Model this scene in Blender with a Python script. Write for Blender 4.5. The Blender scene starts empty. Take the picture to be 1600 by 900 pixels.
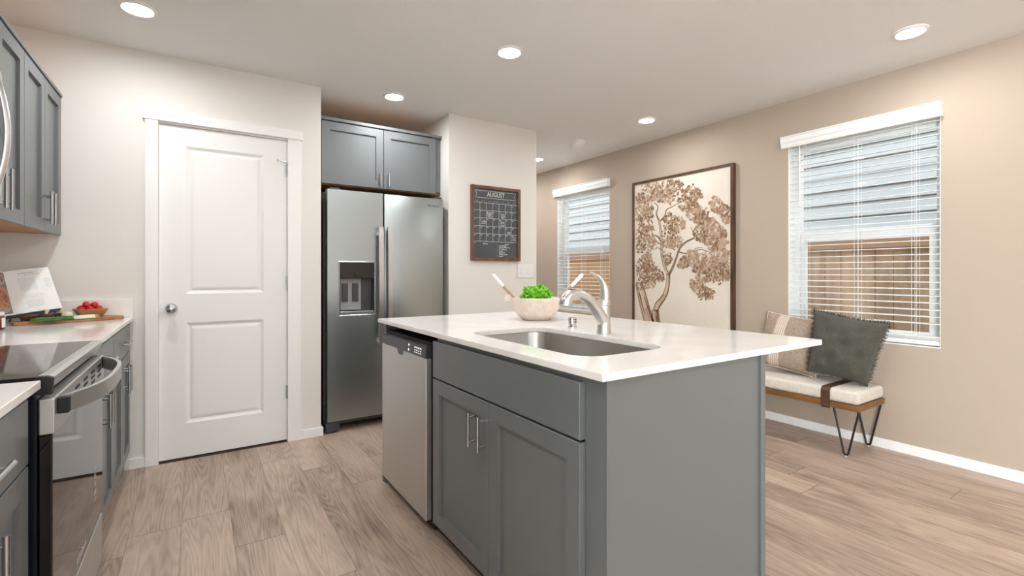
import bpy, bmesh, math, random
from mathutils import Vector, Matrix
random.seed(7)
sc = bpy.context.scene
COL = sc.collection
PI = math.pi

# ---------------------------------------------------------------- camera, sky, exposure
cam_d = bpy.data.cameras.new('camera'); cam = bpy.data.objects.new('camera', cam_d); COL.objects.link(cam)
cam.location = (0, 0, 1.137); cam.rotation_euler = (PI/2, 0, -math.radians(33.41))
cam_d.sensor_fit = 'HORIZONTAL'; cam_d.sensor_width = 36.0; cam_d.lens = 36*750.04/1600
cam_d.shift_y = -22.9/1600; cam_d.clip_start = .02; cam_d.clip_end = 200
sc.camera = cam
vs = sc.view_settings
vs.view_transform = 'Standard'; vs.look = 'None'; vs.gamma = 1; vs.use_curve_mapping = False
vs.exposure = 0.90
SKY_STRENGTH = 1.3
LIGHT_W = 132.0        # emission of each ceiling lens
BACK_W = 540.0         # daylight through the big back window

w = bpy.data.worlds.new('sky'); sc.world = w; w.use_nodes = True
nt = w.node_tree; nt.nodes.clear()
sky = nt.nodes.new('ShaderNodeTexSky'); sky.sky_type = 'NISHITA'; sky.sun_disc = False
sky.sun_elevation = math.radians(42); sky.sun_rotation = math.radians(120); sky.air_density = 1.0; sky.dust_density = 2.5
bg = nt.nodes.new('ShaderNodeBackground'); bg.inputs['Strength'].default_value = SKY_STRENGTH
wo = nt.nodes.new('ShaderNodeOutputWorld')
ov = nt.nodes.new('ShaderNodeMix'); ov.data_type = 'RGBA'; ov.inputs[0].default_value = .93; ov.inputs[7].default_value = (1.0, 1.0, 1.0, 1)
nt.links.new(sky.outputs[0], ov.inputs[6]); nt.links.new(ov.outputs[2], bg.inputs[0]); nt.links.new(bg.outputs[0], wo.inputs[0])

def area(name, loc, rot, sx, sy, power, col=(1, 1, 1)):
    d = bpy.data.lights.new(name, 'AREA'); d.shape = 'RECTANGLE'; d.size = sx; d.size_y = sy; d.energy = power; d.color = col
    o = bpy.data.objects.new(name, d); COL.objects.link(o); o.location = loc; o.rotation_euler = rot
    return o
# daylight standing in the two big glazed openings of the room behind the camera
area('daylight_back', (.6, -4.78, 1.3), (PI/2, 0, PI), 2.9, 2.0, BACK_W, (.90, .965, 1.0))
area('daylight_back_left', (-2.98, -2.6, 1.35), (PI/2, 0, -PI/2), 1.8, 1.5, BACK_W*.35, (.90, .965, 1.0))

# ---------------------------------------------------------------- materials
def lin(c):
    return tuple(((v/255)/12.92 if v/255 <= .04045 else ((v/255+.055)/1.055)**2.4) for v in c) + (1.0,)

class Mt:
    def __init__(s, name):
        s.m = bpy.data.materials.new(name); s.m.use_nodes = True
        s.t = s.m.node_tree; s.b = s.t.nodes['Principled BSDF']
    def n(s, typ, **k):
        x = s.t.nodes.new(typ)
        for a, v in k.items():
            if a in x.inputs: x.inputs[a].default_value = v
            else: setattr(x, a, v)
        return x
    def l(s, a, b): s.t.links.new(a, b)
    def math(s, op, a, b=None, c=None):
        x = s.n('ShaderNodeMath', operation=op)
        for i, v in enumerate((a, b, c)):
            if v is None: continue
            if isinstance(v, (int, float)): x.inputs[i].default_value = v
            else: s.l(v, x.inputs[i])
        return x.outputs[0]

def mat(name, rgb, rough=.5, metal=0, spec=.5, bump=None, var=None, coat=0, emit=None, sheen=0):
    """plain surface; bump=(scale,strength[,stretch xyz]); var=(rgb2, scale[, stretch])"""
    M = Mt(name); b = M.b
    b.inputs['Base Color'].default_value = lin(rgb); b.inputs['Roughness'].default_value = rough
    b.inputs['Metallic'].default_value = metal; b.inputs['Specular IOR Level'].default_value = spec
    b.inputs['Coat Weight'].default_value = coat
    if sheen: b.inputs['Sheen Weight'].default_value = sheen
    tc = M.n('ShaderNodeTexCoord')
    def coord(st):
        mp = M.n('ShaderNodeMapping'); M.l(tc.outputs['Object'], mp.inputs[0]); mp.inputs['Scale'].default_value = st
        return mp.outputs[0]
    if bump:
        ns = M.n('ShaderNodeTexNoise', Scale=bump[0], Detail=3.0)
        M.l(coord(bump[2] if len(bump) > 2 else (1, 1, 1)), ns.inputs['Vector'])
        bp = M.n('ShaderNodeBump', Strength=bump[1], Distance=.004)
        M.l(ns.outputs['Fac'], bp.inputs['Height']); M.l(bp.outputs[0], b.inputs['Normal'])
    if var:
        ns = M.n('ShaderNodeTexNoise', Scale=var[1], Detail=4.0)
        M.l(coord(var[2] if len(var) > 2 else (1, 1, 1)), ns.inputs['Vector'])
        cr = M.n('ShaderNodeValToRGB'); cr.color_ramp.elements[0].position = .35; cr.color_ramp.elements[1].position = .65
        cr.color_ramp.elements[0].color = lin(rgb); cr.color_ramp.elements[1].color = lin(var[0])
        M.l(ns.outputs['Fac'], cr.inputs[0]); M.l(cr.outputs[0], b.inputs['Base Color'])
    if emit:
        b.inputs['Emission Color'].default_value = lin(emit[0]); b.inputs['Emission Strength'].default_value = emit[1]
    return M.m

def wood(name, c1, c2, rough=.45, stretch=(40, 3, 40), scale=1.0):
    return mat(name, c1, rough, var=(c2, scale, stretch), bump=(scale, .15, stretch))

def floor_mat():
    M = Mt('oak_planks'); b = M.b
    tc = M.n('ShaderNodeTexCoord'); sp = M.n('ShaderNodeSeparateXYZ'); M.l(tc.outputs['Object'], sp.inputs[0])
    x, y = sp.outputs[0], sp.outputs[1]
    W, L = .19, 1.35
    xr = M.math('DIVIDE', M.math('SUBTRACT', x, 3.748-.19*40), W)
    row = M.math('FLOOR', xr); fx = M.math('FRACT', xr)
    wn = M.n('ShaderNodeTexWhiteNoise', noise_dimensions='1D'); M.l(row, wn.inputs['W'])
    yo = M.math('ADD', M.math('DIVIDE', y, L), M.math('MULTIPLY', wn.outputs['Value'], 7.3))
    pl = M.math('FLOOR', yo); fy = M.math('FRACT', yo)
    cb = M.n('ShaderNodeCombineXYZ'); M.l(row, cb.inputs[0]); M.l(pl, cb.inputs[1])
    wn2 = M.n('ShaderNodeTexWhiteNoise', noise_dimensions='3D'); M.l(cb.outputs[0], wn2.inputs['Vector'])
    pid = wn2.outputs['Value']
    # grain coordinates: jump per plank
    cg = M.n('ShaderNodeCombineXYZ')
    M.l(M.math('ADD', x, M.math('MULTIPLY', pid, 31.0)), cg.inputs[0]); M.l(M.math('ADD', y, M.math('MULTIPLY', pid, 57.0)), cg.inputs[1])
    def nz(scale, st, detail=4.0, rough=.55):
        mp = M.n('ShaderNodeMapping'); M.l(cg.outputs[0], mp.inputs[0]); mp.inputs['Scale'].default_value = st
        n = M.n('ShaderNodeTexNoise', Scale=scale, Detail=detail, Roughness=rough); M.l(mp.outputs[0], n.inputs['Vector']); return n.outputs['Fac']
    # cathedral figure: contour lines of a soft, stretched height field
    hf = nz(1.0, (8.5, .62, 1), 1.2)
    ring = M.math('PINGPONG', M.math('MULTIPLY', hf, 22.0), .5)
    ring = M.math('MULTIPLY', ring, 2.0)
    fine = nz(1.0, (150, 7, 1), 3.0)
    soft = nz(1.0, (9, 1.6, 1), 3.0)
    blot = nz(1.0, (3.5, 2.2, 1), 2.0)
    g = M.math('ADD', M.math('MULTIPLY', ring, .17), M.math('MULTIPLY', fine, .38))
    g = M.math('ADD', g, M.math('MULTIPLY', soft, .58))
    g = M.math('ADD', g, M.math('MULTIPLY', blot, .30))
    g = M.math('ADD', g, M.math('MULTIPLY', pid, .16))
    cr = M.n('ShaderNodeValToRGB'); e = cr.color_ramp.elements
    e[0].position = .46; e[0].color = lin((108, 91, 79)); e[1].position = 1.02; e[1].color = lin((197, 175, 157))
    k = e.new(.66); k.color = lin((156, 136, 120)); k2 = e.new(.80); k2.color = lin((177, 156, 139))
    M.l(g, cr.inputs[0])
    # seams
    ex = M.math('MINIMUM', fx, M.math('SUBTRACT', 1.0, fx)); ey = M.math('MINIMUM', fy, M.math('SUBTRACT', 1.0, fy))
    sx = M.math('LESS_THAN', ex, .006); sy = M.math('LESS_THAN', ey, .0011)
    seam = M.math('MAXIMUM', M.math('MULTIPLY', sx, .55), M.math('MULTIPLY', sy, .85))
    mx = M.n('ShaderNodeMix', data_type='RGBA'); M.l(seam, mx.inputs[0]); M.l(cr.outputs[0], mx.inputs[6]); mx.inputs[7].default_value = lin((84, 68, 58))
    M.l(mx.outputs[2], b.inputs['Base Color'])
    b.inputs['Roughness'].default_value = .42; b.inputs['Specular IOR Level'].default_value = .4
    bp = M.n('ShaderNodeBump', Strength=.12, Distance=.002); M.l(M.math('SUBTRACT', g, M.math('MULTIPLY', seam, 1.5)), bp.inputs['Height']); M.l(bp.outputs[0], b.inputs['Normal'])
    return M.m

def steel_mat(name, rgb=(168, 166, 163), rough=.30, stretch=(2, 2, 260), bs=.06):
    m = mat(name, rgb, rough, 1.0, bump=(3.0, bs, stretch))
    return m

def glass_mat():
    m = bpy.data.materials.new('window_glass'); m.use_nodes = True; t = m.node_tree; t.nodes.clear()
    o = t.nodes.new('ShaderNodeOutputMaterial'); mx = t.nodes.new('ShaderNodeMixShader')
    tr = t.nodes.new('ShaderNodeBsdfTransparent'); tr.inputs[0].default_value = (.96, .975, .97, 1)
    gl = t.nodes.new('ShaderNodeBsdfGlossy'); gl.inputs['Roughness'].default_value = .0
    fr = t.nodes.new('ShaderNodeFresnel'); fr.inputs['IOR'].default_value = 1.5
    ge = t.nodes.new('ShaderNodeNewGeometry'); fm_ = t.nodes.new('ShaderNodeMath'); fm_.operation = 'MULTIPLY'; iv = t.nodes.new('ShaderNodeMath'); iv.operation = 'SUBTRACT'; iv.inputs[0].default_value = 1.0
    t.links.new(ge.outputs['Backfacing'], iv.inputs[1]); t.links.new(fr.outputs[0], fm_.inputs[0]); t.links.new(iv.outputs[0], fm_.inputs[1]); t.links.new(fm_.outputs[0], mx.inputs[0]); t.links.new(tr.outputs[0], mx.inputs[1]); t.links.new(gl.outputs[0], mx.inputs[2]); t.links.new(mx.outputs[0], o.inputs[0])
    return m

m_white_wall = mat('offwhite_paint', (230, 227, 222), .7, spec=.25, bump=(220, .10))
m_tan_wall = mat('tan_paint', (181, 166, 150), .7, spec=.25, bump=(220, .10))
m_ceiling = mat('ceiling_paint', (232, 231, 229), .85, spec=.15, bump=(140, .35))
m_trim = mat('white_trim_paint', (242, 242, 240), .38)
m_door = mat('white_door_paint', (240, 240, 238), .42, bump=(300, .03))
m_floor = floor_mat()
m_cab = mat('grey_cabinet_paint', (107, 112, 113), .33, bump=(400, .03))
m_cab_dark = mat('cabinet_gap_shadow_box', (40, 42, 44), .7)
m_birch = wood('birch_ply', (190, 140, 86), (168, 118, 70), .5, (3, 30, 30))
m_kick = mat('dark_toe_kick', (52, 40, 34), .6)
m_quartz = mat('white_quartz', (242, 240, 237), .11, var=((236, 233, 229), 6), spec=.5)
m_steel = steel_mat('brushed_steel', (158, 165, 165), .30)
m_steel_h = steel_mat('brushed_steel_across', (196, 196, 194), .45, (2, 200, 2))
m_steel_dw = steel_mat('dishwasher_steel', (212, 211, 208), .46, (2, 2, 260))
m_nickel = mat('satin_nickel', (192, 195, 198), .24, 1.0)
m_chrome = mat('chrome', (215, 215, 215), .08, 1.0)
m_faucet = mat('faucet_steel', (205, 203, 199), .36, 1.0)
m_sink = steel_mat('sink_steel', (170, 168, 164), .28, (2, 60, 2), .03)
m_black_gloss = mat('black_glass', (10, 10, 11), .045, spec=.6)
m_black_side = mat('black_enamel', (18, 24, 34), .22)
m_black = mat('matte_black', (15, 15, 15), .55)
m_dark_plastic = mat('charcoal_plastic', (62, 64, 66), .38)
m_fridge_side = mat('dark_fridge_side', (62, 56, 52), .5)
m_grey_plastic = mat('grey_plastic', (150, 152, 153), .4)
m_white_plastic = mat('white_plastic', (238, 238, 236), .4)
m_led = mat('white_led_marks', (235, 238, 240), .5, emit=((235, 240, 245), .6))
m_mark_dark = mat('dark_print', (70, 72, 74), .4)
m_lens = mat('lit_lens', (255, 255, 255), .5, emit=((249, 250, 251), LIGHT_W))
m_glass = glass_mat()
m_vinyl = mat('white_vinyl', (240, 242, 242), .35)
m_slat = mat('white_slat', (240, 241, 239), .45)
m_walnut = wood('walnut_frame', (94, 64, 43), (66, 43, 28), .42, (25, 25, 4))
m_brown_frame = wood('brown_frame', (122, 88, 62), (92, 64, 44), .5, (20, 20, 5))
m_chalk_board = mat('chalkboard', (70, 76, 82), .22, spec=.5, var=((80, 86, 91), 5))
m_chalk = mat('chalk_white', (225, 226, 226), .8)
m_chalk_dim = mat('chalk_dim', (140, 144, 147), .8)
m_canvas = mat('cream_canvas', (226, 217, 203), .8, var=((221, 210, 194), 3), bump=(500, .1))
m_ink = [mat('sepia_%s' % n, c, .85) for n, c in (('pale', (190, 165, 140)), ('mid', (164, 134, 108)), ('deep', (132, 103, 80)), ('dark', (104, 79, 60)), ('bark', (206, 186, 162)))]
m_bench_fabric = mat('cream_linen', (216, 208, 196), .9, bump=(700, .35), var=((206, 197, 184), 60), sheen=.2)
m_bench_wood = wood('honey_wood', (136, 95, 52), (110, 74, 40), .4, (30, 5, 30))
m_leather = mat('brown_leather', (78, 52, 36), .5, bump=(200, .2))
m_brass = mat('aged_brass', (160, 120, 70), .35, 1.0)
m_iron = mat('black_iron', (20, 19, 19), .45)
m_olive = mat('olive_linen', (80, 79, 69), .95, bump=(420, .6), var=((69, 68, 60), 90), sheen=.1)
m_clear = mat('clear_glide', (225, 225, 222), .15)

def pillow_stripe():
    M = Mt('taupe_linen'); b = M.b
    tc = M.n('ShaderNodeTexCoord'); sp = M.n('ShaderNodeSeparateXYZ'); M.l(tc.outputs['Object'], sp.inputs[0])
    u = sp.outputs[0]
    fr = M.math('FRACT', M.math('DIVIDE', u, .0135))
    ln = M.math('LESS_THAN', fr, .33)
    zone = M.math('MULTIPLY', M.math('GREATER_THAN', u, -.105), M.math('LESS_THAN', u, -.030))
    ns = M.n('ShaderNodeTexNoise', Scale=1.0, Detail=3.0); mp = M.n('ShaderNodeMapping'); M.l(tc.outputs['Object'], mp.inputs[0]); mp.inputs['Scale'].default_value = (60, 420, 60); M.l(mp.outputs[0], ns.inputs['Vector'])
    cr = M.n('ShaderNodeValToRGB'); cr.color_ramp.elements[0].position = .35; cr.color_ramp.elements[1].position = .68
    cr.color_ramp.elements[0].color = lin((140, 119, 102)); cr.color_ramp.elements[1].color = lin((182, 164, 147)); M.l(ns.outputs['Fac'], cr.inputs[0])
    mx0 = M.n('ShaderNodeMix', data_type='RGBA'); M.l(M.math('MULTIPLY', zone, .45), mx0.inputs[0]); M.l(cr.outputs[0], mx0.inputs[6]); mx0.inputs[7].default_value = lin((205, 190, 172))
    mx = M.n('ShaderNodeMix', data_type='RGBA'); M.l(M.math('MULTIPLY', zone, ln), mx.inputs[0]); M.l(mx0.outputs[2], mx.inputs[6]); mx.inputs[7].default_value = lin((226, 216, 202))
    M.l(mx.outputs[2], b.inputs['Base Color']); b.inputs['Roughness'].default_value = .95
    bp = M.n('ShaderNodeBump', Strength=.4, Distance=.003); M.l(ns.outputs['Fac'], bp.inputs['Height']); M.l(bp.outputs[0], b.inputs['Normal'])
    return M.m
m_taupe = pillow_stripe()
m_piping = mat('cream_piping', (218, 208, 195), .9)

m_speckle = mat('speckled_stone', (232, 218, 204), .7, var=((222, 206, 190), 40), bump=(60, .1))
m_server_wood = wood('server_wood', (190, 160, 132), (166, 134, 106), .5, (40, 40, 8))
m_lettuce = mat('lettuce_green', (72, 164, 10), .42, var=((146, 212, 52), 34), bump=(60, .3)); 
m_tomato = mat('tomato_red', (196, 22, 24), .12, spec=.6)
m_bowl_wood = wood('mango_wood', (188, 150, 100), (160, 120, 74), .5, (14, 14, 40))
m_board = wood('acacia_board', (186, 138, 98), (158, 108, 70), .45, (10, 30, 30))
m_onion_green = mat('onion_green', (38, 92, 38), .35, var=((82, 134, 62), 60, (1, 1, 1)))
m_onion_white = mat('onion_white', (232, 236, 214), .3)
m_root = mat('onion_roots', (190, 170, 124), .8)
m_garlic = mat('garlic_skin', (236, 226, 208), .5, var=((222, 206, 186), 18, (30, 30, 3)))
m_mush_cap = mat('mushroom_cap', (104, 72, 54), .6, var=((76, 50, 38), 14))
m_mush_gill = mat('mushroom_gill', (58, 38, 28), .8)
m_mush_stem = mat('mushroom_stem', (224, 204, 174), .6)
m_paper = mat('page_paper', (240, 240, 238), .45)
m_print = mat('grey_page_print', (188, 188, 188), .6)
m_print_box = mat('pale_page_tint', (228, 229, 230), .5)
m_photo_brown = mat('photo_brown', (96, 56, 42), .3, var=((132, 84, 62), 20))
m_photo_bowl = mat('photo_grey_bowl', (150, 144, 140), .3)
m_pasta = mat('photo_pasta', (206, 138, 74), .3, var=((176, 96, 50), 60))
m_sauce = mat('red_sauce', (96, 22, 16), .15, coat=.6)
m_jarlabel = mat('jar_label', (232, 228, 220), .5)
m_siding = mat('pale_siding', (192, 197, 197), .7, var=((182, 188, 188), 3, (1, 2, 30)), bump=(2, .25, (1, 3, 60)))
m_fence = wood('cedar_fence', (222, 192, 162), (184, 154, 126), .75, (8, 8, 1.4))
m_fence_rail = wood('cedar_rail', (206, 168, 138), (184, 146, 118), .75, (8, 1.4, 8))
m_fence_sunlit = wood('sunlit_cedar', (226, 184, 134), (206, 160, 110), .75, (8, 8, 1.4))  # same fence beyond the far window, sunlight put into a lighter colour
m_ground = mat('side_yard_gravel', (140, 134, 126), .9, var=((110, 104, 98), 30), bump=(60, .6))

# ---------------------------------------------------------------- mesh helpers
ORG = {}
def prop(o, label=None, cat=None, group=None, kind=None):
    if label: o['label'] = label
    if cat: o['category'] = cat
    if group: o['group'] = group
    if kind: o['kind'] = kind
    return o
def empty(name, label, cat, loc, group=None, kind=None):
    o = bpy.data.objects.new(name, None); COL.objects.link(o); o.location = loc
    o.empty_display_size = .05
    ORG[o] = Vector(loc); return prop(o, label, cat, group, kind)
def mesh(name, bm, mats, parent=None, smooth=False, loc=None, label=None, cat=None, group=None, kind=None):
    """vertices are given in world space; parent carries the origin"""
    org = ORG[parent] if parent is not None else Vector(loc or (0, 0, 0))
    if org.length: bmesh.ops.translate(bm, verts=bm.verts, vec=-org)
    bmesh.ops.recalc_face_normals(bm, faces=bm.faces)
    if smooth:
        for f in bm.faces: f.smooth = True
        if smooth is not True:
            for e in bm.edges:
                if len(e.link_faces) == 2 and e.calc_face_angle(0) > smooth: e.smooth = False
    me = bpy.data.meshes.new(name); bm.to_mesh(me); bm.free()
    for m in (mats if isinstance(mats, (list, tuple)) else [mats]): me.materials.append(m)
    o = bpy.data.objects.new(name, me); COL.objects.link(o)
    if parent is not None: o.parent = parent
    else: o.location = org
    ORG[o] = org
    return prop(o, label, cat, group, kind)
NB = bmesh.new
def box(bm, x0, x1, y0, y1, z0, z1, bev=0, seg=2, mi=0):
    a = Vector((min(x0, x1), min(y0, y1), min(z0, z1))); b = Vector((max(x0, x1), max(y0, y1), max(z0, z1)))
    r = bmesh.ops.create_cube(bm, size=1.0, matrix=Matrix.Translation((a+b)/2) @ Matrix.Diagonal((*(b-a), 1)))
    vs_ = r['verts']; fs = {f for v in vs_ for f in v.link_faces}
    if mi:
        for f in fs: f.material_index = mi
    if bev:
        es = list({e for v in vs_ for e in v.link_edges})
        q = bmesh.ops.bevel(bm, geom=es, offset=min(bev, min(b-a)*.45), segments=seg, profile=.5, affect='EDGES', clamp_overlap=True)
        if mi:
            for f in q['faces']: f.material_index = mi
    return bm
def B(*a, **k): return box(NB(), *a, **k)
def frame_of(t):
    t = t.normalized(); up = Vector((0, 0, 1)) if abs(t.z) < .9 else Vector((1, 0, 0))
    s = t.cross(up).normalized(); return s, s.cross(t).normalized()
def tube(bm, pts, r, n=10, cap=True, flat=None, mi=0):
    pts = [Vector(p) for p in pts]; N = len(pts); rad = r if isinstance(r, (list, tuple)) else [r]*N
    loops = []; s = None
    for i, p in enumerate(pts):
        t = (pts[min(i+1, N-1)]-pts[max(i-1, 0)])
        if t.length < 1e-9: t = Vector((0, 0, 1))
        t.normalize()
        if s is None: s, u = frame_of(t)
        else:
            s = (s - t*s.dot(t)); s = s.normalized() if s.length > 1e-6 else frame_of(t)[0]
            u = t.cross(s)
            u = -u if False else u
        u = s.cross(t)
        fx = flat or 1.0
        loops.append([bm.verts.new(p + (s*math.cos(2*PI*k/n) + u*fx*math.sin(2*PI*k/n))*rad[i]) for k in range(n)])
    for a, b in zip(loops, loops[1:]):
        for k in range(n):
            f = bm.faces.new((a[k], a[(k+1) % n], b[(k+1) % n], b[k])); f.material_index = mi
    if cap:
        for l in (loops[0], loops[-1]):
            f = bm.faces.new(l); f.material_index = mi
    return bm
def lathe(bm, prof, c=(0, 0, 0), n=32, axis='z', mi=0):
    loops = []
    for r, h in prof:
        lp = []
        for k in range(n):
            a = 2*PI*k/n; x, y = r*math.cos(a), r*math.sin(a)
            v = {'z': (x, y, h), '-z': (x, -y, -h), 'y': (x, h, y), '-y': (x, -h, y), 'x': (h, x, y), '-x': (-h, x, y)}[axis]
            lp.append(bm.verts.new(Vector(c)+Vector(v)))
        loops.append(lp)
    for a, b in zip(loops, loops[1:]):
        for k in range(n):
            f = bm.faces.new((a[k], a[(k+1) % n], b[(k+1) % n], b[k])); f.material_index = mi
    for l, (r, h) in ((loops[0], prof[0]), (loops[-1], prof[-1])):
        if r > 1e-6:
            f = bm.faces.new(l); f.material_index = mi
    bmesh.ops.remove_doubles(bm, verts=[v for l in loops for v in l], dist=1e-6)
    return bm
def prism(bm, poly, f, n0, n1, mi=0):
    """poly of (u,v), extruded between n0 and n1 with map f(u,v,n)"""
    a = [bm.verts.new(f(u, v, n0)) for u, v in poly]; b = [bm.verts.new(f(u, v, n1)) for u, v in poly]
    fs = [bm.faces.new(a), bm.faces.new(b)]
    for i in range(len(poly)):
        j = (i+1) % len(poly); fs.append(bm.faces.new((a[i], a[j], b[j], b[i])))
    for q in fs: q.material_index = mi
    return bm
def plane_map(O, U, V, N):
    O, U, V, N = map(Vector, (O, U, V, N)); return lambda u, v, n=0: O+U*u+V*v+N*n
def rings(bm, f, r, steps, mi=0):
    """nested rectangular loops of the rectangle r=(u0,u1,v0,v1): steps=[(inset, n)], last one capped"""
    loops = []
    for ins, n in steps:
        u0, u1, v0, v1 = r[0]+ins, r[1]-ins, r[2]+ins, r[3]-ins
        loops.append([bm.verts.new(f(u, v, n)) for u, v in ((u0, v0), (u1, v0), (u1, v1), (u0, v1))])
    for a, b in zip(loops, loops[1:]):
        for k in range(4):
            q = bm.faces.new((a[k], a[(k+1) % 4], b[(k+1) % 4], b[k])); q.material_index = mi
    q = bm.faces.new(loops[-1]); q.material_index = mi
    return loops
def shaker(f, w_, h_, t=.02, rail=.058, rec=.012):
    bm = NB(); e = .0015
    lp = rings(bm, f, (0, w_, 0, h_), [(0, 0), (0, t-e), (e, t), (rail, t), (rail+.001, t-rec)])
    bm.faces.new(lp[0]); return bm
def slab(f, w_, h_, t=.02):
    bm = NB(); e = .0018
    lp = rings(bm, f, (0, w_, 0, h_), [(0, 0), (0, t-e), (e, t)]); bm.faces.new(lp[0]); return bm
def bar_handle(f, cu, cv, length, vertical, name, parent, off=.032, r=.006):
    """bar pull: f(u,v,n) with n out of the door face"""
    bm = NB(); L = length/2; s = L*.72
    P = (lambda d, n: f(cu, cv+d, n)) if vertical else (lambda d, n: f(cu+d, cv, n))
    tube(bm, [P(-L, off), P(L, off)], r, 12)
    for d in (-s, s): tube(bm, [P(d, .0), P(d, off)], r*.72, 10)
    return mesh(name, bm, m_nickel, parent, smooth=.6)
def text(bm, s, size, f, mi=0, sx=1.0, n=0, align='LEFT'):
    c = bpy.data.curves.new('t', 'FONT'); c.body = s; c.size = size; c.align_x = align; c.resolution_u = 2
    o = bpy.data.objects.new('t', c); COL.objects.link(o)
    dg = bpy.context.evaluated_depsgraph_get(); me = bpy.data.meshes.new_from_object(o.evaluated_get(dg))
    vs_ = [bm.verts.new(f(v.co.x*sx, v.co.y, n)) for v in me.vertices]
    for p in me.polygons:
        try:
            q = bm.faces.new([vs_[i] for i in p.vertices]); q.material_index = mi
        except ValueError: pass
    bpy.data.objects.remove(o); bpy.data.curves.remove(c); bpy.data.meshes.remove(me)
def ribbon(bm, f, pts, wd, n=0, mi=0):
    """flat brush stroke along 2-D points"""
    pts = [Vector(p) for p in pts]; N = len(pts); L = []
    for i, p in enumerate(pts):
        t = pts[min(i+1, N-1)]-pts[max(i-1, 0)]; t = t.normalized() if t.length > 1e-9 else Vector((1, 0)); q = Vector((-t.y, t.x))
        ww = wd[i] if isinstance(wd, (list, tuple)) else wd
        a, b = p+q*ww/2, p-q*ww/2
        L.append((bm.verts.new(f(a.x, a.y, n)), bm.verts.new(f(b.x, b.y, n))))
    for (a, b), (c, d) in zip(L, L[1:]):
        q = bm.faces.new((a, b, d, c)); q.material_index = mi
def smooth_path(pts, k=6):
    """Catmull-Rom through the points"""
    P = [Vector(p) for p in pts]; P = [P[0]*2-P[1]]+P+[P[-1]*2-P[-2]]; out = []
    for i in range(1, len(P)-2):
        a, b, c, d = P[i-1:i+3]
        for j in range(k):
            t = j/k; out.append(.5*((2*b)+(c-a)*t+(2*a-5*b+4*c-d)*t*t+(3*b-a-3*c+d)*t**3))
    out.append(P[-2]); return out
def lerp_list(vals, n):
    out = []
    for i in range(n):
        t = i/(n-1)*(len(vals)-1); j = min(int(t), len(vals)-2); out.append(vals[j]+(vals[j+1]-vals[j])*(t-j))
    return out
def dup(root, loc, label=None, group=None):
    r = root.copy(); COL.objects.link(r); r.location = loc
    if label: r['label'] = label
    if group: r['group'] = group
    for ch in list(root.children):
        c = ch.copy(); COL.objects.link(c); c.parent = r
        for g in list(ch.children):
            d = g.copy(); COL.objects.link(d); d.parent = c
    return r
def struct(name, bm, m, parent=None, smooth=False, loc=None):
    return mesh(name, bm, m, parent, smooth, loc, kind=None if parent is not None else 'structure')

# ---------------------------------------------------------------- room shell
H = 2.44; XT = 3.745; YP = 3.545; XL = -.94
YB, YH = -4.7, 7.6                      # back of the great room, end of the hall
struct('floor', B(-3.1, XT+.16, YB-.15, YH+.15, -.12, 0), m_floor)
struct('ceiling', B(-3.1, XT+.16, YB-.15, YH+.15, H, H+.12), m_ceiling)
def wall_holes(y0, y1, holes, mk):
    """boxes of a wall running y0..y1 with holes (a,b,z0,z1)"""
    bm = NB(); ys = sorted({y0, y1, *[h[0] for h in holes], *[h[1] for h in holes]})
    for a, b in zip(ys, ys[1:]):
        hs = [h for h in holes if h[0] <= a and h[1] >= b]
        if not hs: mk(bm, a, b, 0, H); continue
        z0, z1 = hs[0][2], hs[0][3]
        if z0 > 0: mk(bm, a, b, 0, z0)
        if z1 < H: mk(bm, a, b, z1, H)
    return bm
WIN = [(.991, 1.881, .683, 2.09), (3.76, 4.655, .683, 2.09)]
struct('wall_right', wall_holes(YB, YH, WIN, lambda bm, a, b, z0, z1: box(bm, XT, XT+.16, a, b, z0, z1)), m_tan_wall)
DO = (-.187, .522, 0, 2.04)
struct('wall_pantry', wall_holes(XL-.1, .735, [DO], lambda bm, a, b, z0, z1: box(bm, a, b, YP, YP+.11, z0, z1)), m_white_wall)
struct('wall_alcove_left', B(.62, .735, YP+.11, 4.42, 0, H), m_white_wall)
struct('wall_alcove_back', B(.735, 1.722, 4.32, 4.42, 0, H), m_white_wall)
struct('wall_calendar', B(1.722, 2.606, YP, YH, 0, H), m_white_wall)
struct('wall_hall_end', B(2.606, XT, YH, YH+.12, 0, H), m_tan_wall)
struct('wall_left', wall_holes(-.9, YP, [], lambda bm, a, b, z0, z1: box(bm, XL-.12, XL, a, b, z0, z1)), m_white_wall)
# great room behind the camera (seen in reflections, lets the daylight in)
struct('wall_left_return', B(-3.1, XL-.12, -.9, -.78, 0, H), m_white_wall)
struct('wall_left_rear', wall_holes(YB, -.9, [(-3.5, -1.7, .6, 2.1)], lambda bm, a, b, z0, z1: box(bm, -3.1, -2.98, a, b, z0, z1)), m_white_wall)
struct('wall_back', wall_holes(-3.1, XT+.16, [(-.9, 2.1, .02, 2.3)], lambda bm, a, b, z0, z1: box(bm, a, b, YB-.12, YB, z0, z1)), m_white_wall)
# sliding door in the back wall
sd = empty('door_2', None, None, (.6, YB-.06, 0), kind='structure')
bm = NB()
for a, b in ((-.9, -.83), (.55, .65), (2.03, 2.1)): box(bm, a, b, YB-.09, YB-.03, .02, 2.3)
for a, b in ((.02, .1), (2.22, 2.3)): box(bm, -.83, 2.03, YB-.09, YB-.03, a, b)
mesh('door_frame', bm, m_vinyl, sd)
# pantry interior darkness: closet box behind the door
struct('wall_pantry_inside', B(-.6, .62, 3.95, 4.0, 0, H), m_white_wall)
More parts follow.
